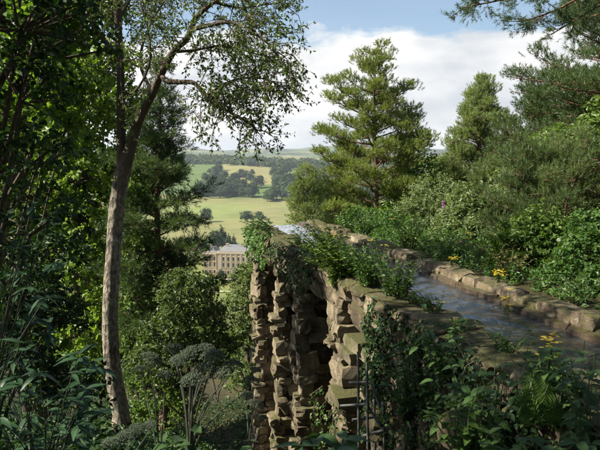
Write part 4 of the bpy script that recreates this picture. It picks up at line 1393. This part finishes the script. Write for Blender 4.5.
def leafy_parts(name, base, shoots, label, cat, meshes, per=7, group=None, seed=1, stem_r=0.006, size=(0.75, 1.2), whorl=True, stem_m='stem'):
    """shoots end in whorls of big leaves, every leaf an object of its own"""
    r = np.random.default_rng(seed)
    t = thing(name, base, label, cat, group)
    sg = Geo()
    for tip in shoots:
        tip = np.array(Vector(tip) - Vector(base))
        mid = tip * [0.45, 0.45, 0.6] + r.normal(0, 0.04, 3)
        pts = curve_pts([(0, 0, -0.05), mid, tip], 7)
        tube(sg, pts, np.linspace(stem_r, stem_r * 0.35, 7), 5)
        a0 = r.uniform(0, 6.28)
        for k_ in range(per):
            o = link('leaf', meshes[int(r.integers(len(meshes)))], t)
            f = (1.0 if k_ < per * 0.6 else r.uniform(0.45, 0.95)) if whorl else r.uniform(0.12, 1.0)
            x = f * 6
            i0 = min(int(x), 5)
            o.location = pts[i0] + (pts[i0 + 1] - pts[i0]) * (x - i0)
            o.rotation_euler = (r.normal(0, 0.25), -r.uniform(-0.35, 0.55), a0 + k_ * 6.283 / per * (1 if whorl else 2.3) + r.normal(0, 0.2))
            s_ = r.uniform(*size)
            o.scale = (s_, s_, s_)
    sg.build('stem', M[stem_m], t)
    return t


RH = [big_leaf(300 + k, 0.15, 0.045, M['glossy'], 0.12, 0.2 + 0.1 * k) for k in range(4)]
BL = [big_leaf(310 + k, 0.16, 0.08, M['ivy'], 0.12, 0.25 + 0.08 * k) for k in range(4)]
HB = [big_leaf(320 + k, 0.085, 0.05, M['herb'], 0.14, 0.2 + 0.1 * k) for k in range(4)]
HD = [big_leaf(330 + k, 0.085, 0.055, M['ivy'], 0.14, 0.2 + 0.1 * k) for k in range(4)]

r = np.random.default_rng(77)
tips = [at(r.uniform(-25, 105), r.uniform(350, 440), r.uniform(4.2, 5.4)) for _ in range(36)]
leafy_parts('rhododendron_shrub', at(40, 520, 4.9), tips, 'dark rhododendron with narrow glossy leaves filling the bottom left corner', 'shrub', RH, 8, seed=78, stem_m='dark_stem', stem_r=0.007)
tips = [at(r.uniform(-30, 60), r.uniform(200, 345), r.uniform(4.6, 5.6)) for _ in range(24)]
leafy_parts('rhododendron_shrub', at(-25, 520, 5.2), tips, 'taller dark rhododendron against the left edge above the low one', 'shrub', RH, 8, seed=79, stem_m='dark_stem', stem_r=0.01)
tips = [at(px, py, d) for px, py, d in ((318, 436, 3.6), (345, 440, 3.5), (302, 446, 3.4), (335, 452, 3.3), (360, 455, 3.4))]
leafy_parts('broadleaf_plant', at(330, 560, 3.4), tips, 'low plant with broad blue green leaves at the bottom middle', 'plant', BL, 6, seed=80)
tips = [at(r.uniform(442, 535), r.uniform(335, 420), r.uniform(4.3, 4.9)) for _ in range(34)]
tips = [p for p in tips]
leafy_parts('dogwood_shrub', at(490, 470, 4.6), tips, 'round leaved green shrub growing from the near wall at lower right', 'shrub', HD, 9, seed=81, whorl=False, stem_r=0.006)
tips = [at(r.uniform(548, 610), r.uniform(345, 440), r.uniform(3.6, 4.1)) for _ in range(20)]
leafy_parts('nettle_plant', at(590, 500, 3.9), tips, 'tall dark nettles in the bottom right corner', 'plant', HD, 8, seed=82, whorl=False)
tips = [at(r.uniform(470, 600), r.uniform(425, 460), r.uniform(3.4, 3.9)) for _ in range(18)]
leafy_parts('dock_plant', at(530, 520, 3.7), tips, 'broad leaves along the bottom edge right of the mossy boulder', 'plant', BL, 5, seed=83, size=(0.5, 0.8))
tips = [at(r.uniform(415, 470), r.uniform(318, 352), r.uniform(5.3, 5.9)) for _ in range(16)]
leafy_parts('bramble_plant', at(445, 375, 5.6), tips, 'green bramble sprawling over the near coping', 'plant', HB, 7, seed=84, whorl=False)
tips = [at(r.uniform(385, 430), r.uniform(300, 400), r.uniform(6.0, 6.6)) for _ in range(22)]
leafy_parts('bramble_plant', at(405, 420, 6.4), tips, 'dark bramble hanging on the shaded wall left of the dogwood', 'plant', HD, 7, seed=85, whorl=False)

tips = [at(r.uniform(415, 520), r.uniform(372, 445), r.uniform(3.9, 4.3)) for _ in range(30)]
leafy_parts('hazel_shrub', at(470, 480, 4.1), tips, 'mid green seedling shrub around the mossy boulder', 'shrub', HB, 8, seed=86, whorl=False)
tips = [at(r.uniform(520, 600), r.uniform(335, 390), r.uniform(4.0, 4.6)) for _ in range(22)]
leafy_parts('bramble_plant', at(560, 430, 4.3), tips, 'bramble with fresh leaves between the fern and the dark water', 'plant', HB, 8, seed=87, whorl=False)

# ragwort heads close to the camera
for px, py, d, label in ((548, 338, 4.3, 'ragwort with bright yellow flower head beside the dark water'), (506, 291, 7.0, 'small yellow ragwort on the sunlit coping')):
    herb('ragwort', at(px, py + 40, d), (at(px, py, d) - at(px, py + 40, d)).length, 0.05, 6, label, 'flower', M['herb'], 0.06, 0.02, px, 5)

# fern
FERN = at(537, 432, 4.0)
t = thing('fern', FERN, 'fern with feathered fronds below the round leaved shrub', 'fern')
r = np.random.default_rng(90)
for q, (tx, ty, td) in enumerate(((529, 380, 3.9), (550, 384, 4.1), (517, 402, 3.9), (562, 404, 4.0))):
    tip = np.array(at(tx, ty, td) - FERN)
    pts = curve_pts([(0, 0, 0), tip * [0.4, 0.4, 0.65], tip * [0.8, 0.8, 0.98], tip + [0, 0, -0.03]], 22)
    g = Geo()
    tube(g, pts, np.linspace(0.004, 0.001, 22), 4)
    tan = unit(np.gradient(pts, axis=0))
    sd = unit(np.cross(tan, [0.3, -1, 0.5]))
    bb, dd, ll = [], [], []
    for k_ in range(3, 22):
        l = 0.10 * math.sin((k_ / 21) ** 0.6 * math.pi) + 0.012
        for sg_ in (-1, 1):
            bb.append(pts[k_])
            dd.append(sd[k_] * sg_ + tan[k_] * 0.35)
            ll.append(l)
    leaves(g, np.array(bb), np.array(dd), np.tile([0.1, -0.8, 0.6], (len(bb), 1)), np.array(ll), np.array(ll) * 0.2)
    g.build('frond', M['herb'], t)


# hogweed gone to seed
def seed_head(seed):
    r = np.random.default_rng(seed)
    g_ = Geo()
    for q in range(46):
        a = q * 2.399
        f = math.sqrt((q + 0.5) / 46)
        o = np.array([math.cos(a) * f, math.sin(a) * f, 0.8 * math.sqrt(max(0, 1 - f * f * 0.95))])
        tube(g_, [(0, 0, -0.35), o * 0.6 + [0, 0, -0.1], o], [0.012, 0.01, 0.01], 3)
        for e in range(9):
            c = o + r.normal(0, 0.085, 3) * [1, 1, 0.45]
            s = r.uniform(0.05, 0.085)
            v = c + np.array([(s, 0, 0), (-s, 0, 0), (0, s, 0), (0, -s, 0), (0, 0, s), (0, 0, -s)])
            g_.add(v, t=[(0, 2, 4), (2, 1, 4), (1, 3, 4), (3, 0, 4), (2, 0, 5), (1, 2, 5), (3, 1, 5), (0, 3, 5)])
    return g_.mesh('flower_head', M['umbel'])


HEADS = [seed_head(400 + k) for k in range(3)]


def hogweed(base, heads, label, seed):
    r = np.random.default_rng(seed)
    t = thing('hogweed', base, label, 'plant', 'hogweed gone to seed')
    sg = Geo()
    for px, py, d, wpx in heads:
        p = at(px, py, d)
        q = np.array(p - Vector(base))
        mid = q * [0.35, 0.35, 0.6] + r.normal(0, 0.015, 3)
        tube(sg, curve_pts([(0, 0, -0.2), q * [0.1, 0.1, 0.25], mid, q + [0, 0, -0.02]], 10), np.linspace(0.008, 0.003, 10), 6)
        o = link('flower_head', HEADS[int(r.integers(3))], t)
        o.location = q
        s = wpx * 0.5 * d / F
        o.scale = (s, s, s)
        o.rotation_euler = (r.normal(0, 0.2), r.normal(0, 0.2), r.uniform(0, 6))
    sg.build('stem', M['dark_stem'], t)
    lg = [link('leaf', HD[int(r.integers(4))], t) for _ in range(12)]
    for o in lg:
        o.location = (r.normal(0, 0.05), r.normal(0, 0.05), r.uniform(0.0, 0.25))
        o.rotation_euler = (r.normal(0, 0.3), r.normal(0, 0.3), r.uniform(0, 6.28))
        s = r.uniform(1.0, 1.7)
        o.scale = (s, s * 1.1, s)


hogweed(at(190, 468, 3.6), [(193, 384, 3.55, 25), (213, 361, 3.6, 26), (180, 364, 3.7, 22), (174, 352, 3.9, 20), (192, 356, 3.8, 22), (233, 369, 3.65, 22), (250, 384, 3.6, 18), (222, 377, 3.8, 24), (206, 352, 3.9, 20), (204, 372, 3.8, 22)],
        'largest hogweed with many grey domed seed heads, bottom left of centre', 1)
hogweed(at(160, 480, 3.8), [(150, 363, 3.8, 24), (165, 378, 3.9, 18), (141, 372, 4.1, 15)], 'hogweed with three seed heads in front of the pale trunk', 2)
hogweed(at(120, 500, 3.5), [(127, 440, 3.5, 22), (138, 432, 3.6, 20), (112, 447, 3.4, 22), (150, 428, 3.8, 16)], 'low hogweed with seed heads at the bottom edge', 3)
hogweed(at(250, 480, 3.7), [(255, 407, 3.7, 17), (246, 398, 3.9, 15), (262, 420, 3.8, 12)], 'slender hogweed with small heads nearest the aqueduct', 4)

# boulder in the near wall, bottom right
me = stone_mesh(500, 0.5, 0.07, 3, M['stone_moss'])
o = link('boulder', me)
o.location = at(462, 432, 4.35)
o.scale = (0.26, 0.28, 0.24)
o.rotation_euler = (0.2, 0.1, 0.5)
tag(o, 'rounded mossy boulder at the foot of the near wall', 'boulder')


# ------------------------------------------------------------------ undergrowth
def undergrowth(name, label, n, region, L, m, seed, hgt=0.25):
    r = np.random.default_rng(seed)
    x, y = region(r, n)
    z = height(x, y)
    P = np.stack([x, y, z - 0.03], -1)
    D = unit(r.normal(0, 0.45, (n, 3)) + [0, 0, 1])
    g_ = Geo()
    sc_ = np.sqrt(np.hypot(x, y) / 10)
    spray(g_, r, P, D, hgt * r.uniform(0.5, 1.4, n) * sc_, 7, L, L * 0.55, 0.8, 0.1)
    o = g_.build(name, m)
    tag(o, label, kind='stuff')


def left_slope(r, n):
    y = 3.2 + 26 * r.uniform(0, 1, n) ** 1.1
    x = r.uniform(-0.62, 0.28, n) * (y + 1.5)
    u, s = us(x, y)
    keep = (u < 2.7) | (s > 16.3)
    keep &= ~((np.abs(x - np.interp(y, [12, 14.6, 16.3, 18.5], [1.3, 0.2, -1.4, -2.6])) < 0.8) & (y > 12) & (y < 18.8))
    return x[keep], y[keep]


def right_bank(r, n):
    u = 4.75 + 9 * r.uniform(0, 1, n) ** 1.3
    s = r.uniform(2.5, 19, n)
    return UX * u - UY * s, UY * u + UX * s


def under(name, label, n, region, *a, **k):
    def reg(r, n_):
        x, y = region(r, n_)
        reg.n = len(x)
        return x, y
    r0 = np.random.default_rng(a[2])
    x, y = region(r0, n)
    undergrowth(name, label, len(x), lambda r, n_: (x, y), *a, **k)


under('undergrowth', 'mixed green undergrowth covering the shaded slope', 13500, left_slope, 0.11, M['ivy'], 601, hgt=0.3)
under('undergrowth', 'weeds and seedlings covering the bank behind the coping', 8000, right_bank, 0.065, M['herb'], 602, hgt=0.26)

# the wood goes on uphill behind the viewpoint
b = Vector((-1.5, -6.0, ground_at(-1.5, -6.0)))
wt = leafy('oak_tree', b, [(1.6, 0, 5.5, 2.0, 2.0, 1.6), (-1.6, .8, 6.0, 2.0, 2.0, 1.6), (0, -1.6, 6.5, 2.2, 2.0, 1.8), (0, 1.4, 7.6, 2.2, 2.2, 1.8), (.6, 0, 9.4, 2.0, 2.0, 1.6), (1.8, 1.2, 3.6, 1.4, 1.4, 1.0), (-1.9, -.6, 3.4, 1.4, 1.4, 1.0)],
           1300, 8, 0.26, 0.2, 'oak standing uphill behind the viewpoint', 'tree', M['dark_leaf'], 'wood behind the viewpoint', seed=29, shoot=0.7, stem_r=0.2)
for x, y in ((3.6, -5.0), (7.6, -3.0), (-6.5, -5.5), (10.5, 0.5), (1.0, -11.0), (-5.0, -11.5), (6.5, -9.5)):
    o = copy_tree(wt)
    o.location = (x, y, ground_at(x, y))
    o.rotation_euler = (0, 0, x * 1.7 + y)

# ------------------------------------------------------------------ mansion in the valley
HX, HY = at(230, 276, 620).x, 620.0
HZ = ground_at(HX, HY) - 0.3
man = thing('stone_mansion', (HX, HY, HZ), 'large honey stone mansion with rows of tall windows on the valley floor', 'mansion', rz=rad(-7))


def box(name, x, y, z, m, parent, bev=0.0):
    g_ = Geo()
    core(g_, x, y, z)
    return g_.build(name, M[m], parent)


PXM = 620 / F
blocks = [(-14, 36, 0, 34, 21.5), (-27.5, -14, 3.5, 30, 20.0)]        # x0, x1, y front, y back, height
for bi, (x0, x1, y0, y1, h) in enumerate(blocks):
    box('wall', (x0, x1), (y0, y1), (-2, h), 'ashlar', man)
    box('cornice', (x0 - 0.5, x1 + 0.5), (y0 - 0.5, y1 + 0.4), (h - 0.003, h + 0.9), 'ashlar_pale', man)
    box('string_course', (x0 - 0.15, x1 + 0.15), (y0 - 0.18, y0 + 0.4), (6.4, 7.0), 'ashlar_pale', man)
    par = box('parapet', (x0 - 0.2, x1 + 0.2), (y0 - 0.2, y0 + 0.3), (h + 0.9, h + 1.4), 'ashlar_pale', man)
    nbal = int((x1 - x0) / 1.25)
    bal = Geo()
    for k_ in range(nbal + 1):
        xx = x0 + (x1 - x0) * k_ / nbal
        w_ = 0.5 if k_ % 4 == 0 else 0.2
        core(bal, (xx - w_, xx + w_), (y0 - 0.1, y0 + 0.2), (h + 1.4, h + (2.8 if k_ % 4 == 0 else 2.3)))
    core(bal, (x0 - 0.2, x1 + 0.2), (y0 - 0.22, y0 + 0.28), (h + 2.3, h + 2.62))
    bal.build('balustrade', M['ashlar_pale'], man)
    rf = Geo()
    a, b_, c, d_ = x0 + 1.2, x1 - 1.2, y0 + 1.6, y1 - 1.6
    zt, rz_ = h + 5.8, h + 0.9
    rf.add([(a, c, rz_), (b_, c, rz_), (b_, d_, rz_), (a, d_, rz_), (a + 4, c + 6, zt), (b_ - 4, c + 6, zt), (b_ - 4, d_ - 6, zt), (a + 4, d_ - 6, zt)],
           q=[(0, 1, 5, 4), (1, 2, 6, 5), (2, 3, 7, 6), (3, 0, 4, 7), (4, 5, 6, 7)])
    roof = rf.build('roof', M['lead'], man)
    for k_ in range(3 if bi == 0 else 1):
        xx = x0 + (x1 - x0) * (k_ + 0.6) / (3.2 if bi == 0 else 1.4)
        ch = Geo()
        core(ch, (xx - 1.2, xx + 1.2), (y0 + 9, y0 + 11), (h + 3.5, h + 8.4))
        core(ch, (xx - 1.45, xx + 1.45), (y0 + 8.8, y0 + 11.2), (h + 8.4, h + 8.9))
        ch.build('chimney', M['ashlar'], roof)
    nbay = 10 if bi == 0 else 3
    for k_ in range(nbay):
        xx = x0 + (x1 - x0) * (k_ + 0.5) / nbay
        if bi == 0 and k_ < 1:
            continue
        for za, zb in ((1.4, 4.6), (8.2, 12.4), (14.3, 18.2)):
            wf = Geo()
            w_ = 1.0
            y_ = y0 - 0.22
            core(wf, (xx - w_ - 0.45, xx - w_), (y_, y0 + 0.1), (za, zb))
            core(wf, (xx + w_, xx + w_ + 0.45), (y_, y0 + 0.1), (za, zb))
            core(wf, (xx - w_ - 0.6, xx + w_ + 0.6), (y_ - 0.1, y0 + 0.1), (zb, zb + 0.5))
            win = wf.build('window', M['ashlar_pale'], man)
            pg = Geo()
            core(pg, (xx - w_ + 0.002, xx + w_ - 0.002), (y0 - 0.06, y0 + 0.05), (za + 0.002, zb - 0.002))
            pg.build('pane', M['pane'], win)
            sg_ = Geo()
            core(sg_, (xx - w_ - 0.6, xx + w_ + 0.6), (y_ - 0.15, y0 + 0.1), (za - 0.35, za - 0.002))
            sg_.build('sill', M['ashlar_pale'], win)
    if bi == 0:
        for k_ in range(nbay + 1):
            xx = x0 + (x1 - x0) * k_ / nbay
            box('pilaster', (max(x0 - 0.1, xx - 0.55), min(x1 + 0.1, xx + 0.55)), (y0 - 0.35, y0 + 0.1), (7.003, h - 0.006), 'ashlar_pale', man)


# ------------------------------------------------------------------ park trees and woods
def far_tree(seed, conifer=False):
    """unit tree (height 1) of many leaf clumps: crown mesh and trunk mesh"""
    r = np.random.default_rng(seed)
    g_, w_ = Geo(), Geo()
    lobes = []
    for q in range(9):
        a = r.uniform(0, 6.28)
        f = r.uniform(0, 1)
        rad_ = (0.24 * (1 - f) + 0.03) if conifer else 0.24 * math.sqrt(max(0.05, 1 - (2 * f - 0.9) ** 2))
        lobes.append((math.cos(a) * rad_, math.sin(a) * rad_, 0.19 + 0.62 * f, 0.21, 0.21, 0.18) if not conifer else
                     (math.cos(a) * rad_, math.sin(a) * rad_, 0.2 + 0.62 * f, 0.17 * (1.1 - f), 0.17 * (1.1 - f), 0.2))
    lobes.append((0, 0, 0.46, 0.32, 0.32, 0.36) if not conifer else (0, 0, 0.55, 0.12, 0.12, 0.42))
    P, D = lobes_shoots(r, lobes, 620, 0.6, 0.2)
    n = len(P)
    nr_ = unit(P - [0, 0, 0.45]) + r.normal(0, 0.35, (n, 3)) + [0, 0, 0.2]
    d = np.cross(nr_, r.normal(size=(n, 3)))
    s = r.uniform(0.7, 1.3, (n, 1))
    leaves(g_, P, d, nr_, 0.105 * s, 0.085 * s, 0.0, 0.0)
    tube(w_, [(0, 0, -0.05), (0.01, 0, 0.2), (0, 0.01, 0.6)], [0.035, 0.028, 0.01], 6)
    for q in range(4):
        l = lobes[q]
        tube(w_, [(0, 0, 0.22), (l[0] * .5, l[1] * .5, l[2] * .75), l[:3]], [0.018, 0.013, 0.005], 4)
    return g_.mesh('crown', M['far_leaf']), w_.mesh('trunk', M['bark_dark'])


FT = [far_tree(700 + k) for k in range(5)]
FC = [far_tree(720 + k, True) for k in range(2)]


def park_tree(x, y, h, label, group=None, wide=1.0, conifer=False, name='park_tree', parts=True):
    kind = rnd.choice(FC if conifer else FT)
    t = thing(name, (x, y, ground_at(x, y) - 0.3), label, 'tree', group, rnd.uniform(0, 6.28))
    t.scale = (h * wide, h * wide, h)
    link('trunk', kind[1], t)
    link('crown', kind[0], t)
    return t


AG = np.geomspace(100, 9000, 1200)


def at_ground(px, py):
    """where the ray of a pixel meets the valley ground"""
    v = at(px, py, 1.0)
    hit = np.nonzero(height(v.x * AG, AG) > v.z * AG)[0]
    return v * float(AG[hit[0]]) if len(hit) else v * 3000.0


singles = [
    (247, 222, 12.5, 1.45, 'left of the round pair of trees in the hay meadow'), (259.5, 222.5, 12, 1.5, 'right of the round pair of trees in the hay meadow'),
    (206, 222, 15, 1.2, 'broad tree at the left end of the hay meadow beside the dark pine'), (221, 278, 9, 1.0, 'small round dark tree on the terrace before the mansion'),
    (252, 176, 7, 1.2, 'lone round tree in the golden field below the ridge'), (318, 206, 15, 1.1, 'tree at the right end of the meadow wood beside the pale pine'),
]
for px, py, hp, wd, label in singles:
    p = at_ground(px, py)
    park_tree(p.x, p.y, hp * p.y / F, label, None, wd)
for k_, (px, py, hp) in enumerate(((209, 244, 24), (215, 242, 25), (222, 241, 27), (229, 240, 24), (234, 239, 20))):
    p = at(px, py, 760 + 25 * (k_ % 3))
    park_tree(p.x, p.y, hp * p.y / F * 0.95, ['spreading tree', 'taller tree', 'pointed dark tree', 'second pointed tree', 'slim pointed tree'][k_] + ' rising behind the mansion roof, ' +
              ['leftmost of the clump', 'second from the left of the clump', 'in the middle of the clump', 'right of the tallest in the clump', 'rightmost of the clump'][k_], 'clump of trees behind the mansion', 0.85 if k_ > 1 else 1.1, k_ > 1)

WL = {'meadow': ('dark tree in the broad wood edging the far side of the hay meadow', 'trees of the wood beyond the meadow'),
      'hedge': ('tree in the rows dividing the fields above the meadow wood', 'trees between the far fields'),
      'ridge': ('tree in the wood along the top of the opposite ridge', 'trees of the ridge wood')}


def wood(key, n, region, hp, conifer=0.0):
    """scatter trees where region(px, py) says the photo has wood"""
    c = 0
    tries = 0
    while c < n and tries < n * 60:
        tries += 1
        px, py = region()
        if px is None:
            continue
        p = at_ground(px, py)
        park_tree(p.x + rnd.uniform(-8, 8), p.y, rnd.uniform(*hp) * p.y / F, WL[key][0], WL[key][1], rnd.uniform(0.9, 1.25), rnd.random() < conifer, 'woodland_tree')
        c += 1


def meadow_region():
    px = rnd.uniform(196, 345)
    lo = np.interp(px, [196, 215, 235, 250, 275, 300, 345], [197, 199, 197, 201, 203, 199, 198])
    hi = np.interp(px, [196, 215, 235, 250, 275, 300, 345], [195, 192, 194, 188, 183, 181, 186])
    return px, rnd.uniform(hi, lo)


def hedge_region():
    rows = [((205, 188), (246, 186)), ((203, 178), (222, 172)), ((222, 184), (236, 181)), ((262, 178), (302, 172)), ((240, 178), (262, 182)), ((300, 176), (340, 172)), ((207, 182), (224, 180)), ((282, 170), (330, 168))]
    (x0, y0), (x1, y1) = rnd.choice(rows)
    f = rnd.random()
    return x0 + (x1 - x0) * f, y0 + (y1 - y0) * f + rnd.gauss(0, 0.8)


def ridge_region():
    px = rnd.uniform(192, 350)
    y0 = np.interp(px, [192, 220, 260, 300, 350], [163, 163, 165, 168, 170])
    return px, y0 + rnd.uniform(-2.0, 2.4)


wood('meadow', 84, meadow_region, (9, 15))
wood('hedge', 76, hedge_region, (6, 11), 0.1)
wood('ridge', 50, ridge_region, (4, 7), 0.2)


def far_mass(name, label, n, region, hp, seed, foliage='far_leaf'):
    """woods that read as one mass"""
    r = np.random.default_rng(seed)
    g_ = Geo()
    for q in range(n):
        px, py = region(r)
        p = at_ground(px, py)
        h = r.uniform(*hp) * p.y / F
        m = 34
        d = rdir(r, m)
        d[:, 2] = np.abs(d[:, 2])
        P = np.array([p.x, p.y, ground_at(p.x, p.y) + h * 0.25]) + d * r.uniform(0.6, 1, (m, 1)) * [h * .55, h * .55, h * .75]
        nr_ = d + r.normal(0, 0.3, (m, 3))
        leaves(g_, P, np.cross(nr_, r.normal(size=(m, 3))), nr_, h * 0.42, h * 0.36, 0, 0)
    tag(g_.build(name, M[foliage]), label, kind='stuff')


far_mass('distant_wood', 'continuous wood clothing the slope and ridge beyond the fields', 900,
         lambda r: (lambda px: (px, np.interp(px, [185, 220, 260, 300, 350], [160.6, 160.6, 162.5, 164.5, 167]) + r.uniform(-1.5, 4.0)))(r.uniform(150, 400)), (3.5, 6.0), 801, 'ridge_leaf')
far_mass('distant_wood', 'dense wood in the valley behind the middle pines', 420,
         lambda r: (lambda px: (px, r.uniform(np.interp(px, [265, 300, 420], [194, 184, 179]), 201)))(285 + 200 * r.uniform(0, 1) ** 1.5), (8, 13), 802)

# ------------------------------------------------------------------ haze in the valley air
m, nt, out = mat('valley haze')
pv = nt.nodes.new('ShaderNodeVolumePrincipled')
pv.inputs['Color'].default_value = (0.80, 0.88, 1.0, 1)
pv.inputs['Density'].default_value = 0.00006
pv.inputs['Anisotropy'].default_value = 0.2
nt.links.new(pv.outputs[0], out.inputs['Volume'])
hg = Geo()
core(hg, (-13800, 13800), (-13800, 13800), (-126, 190))
hzo = hg.build('haze', m)
tag(hzo, 'thin blue haze filling the valley air', kind='stuff')
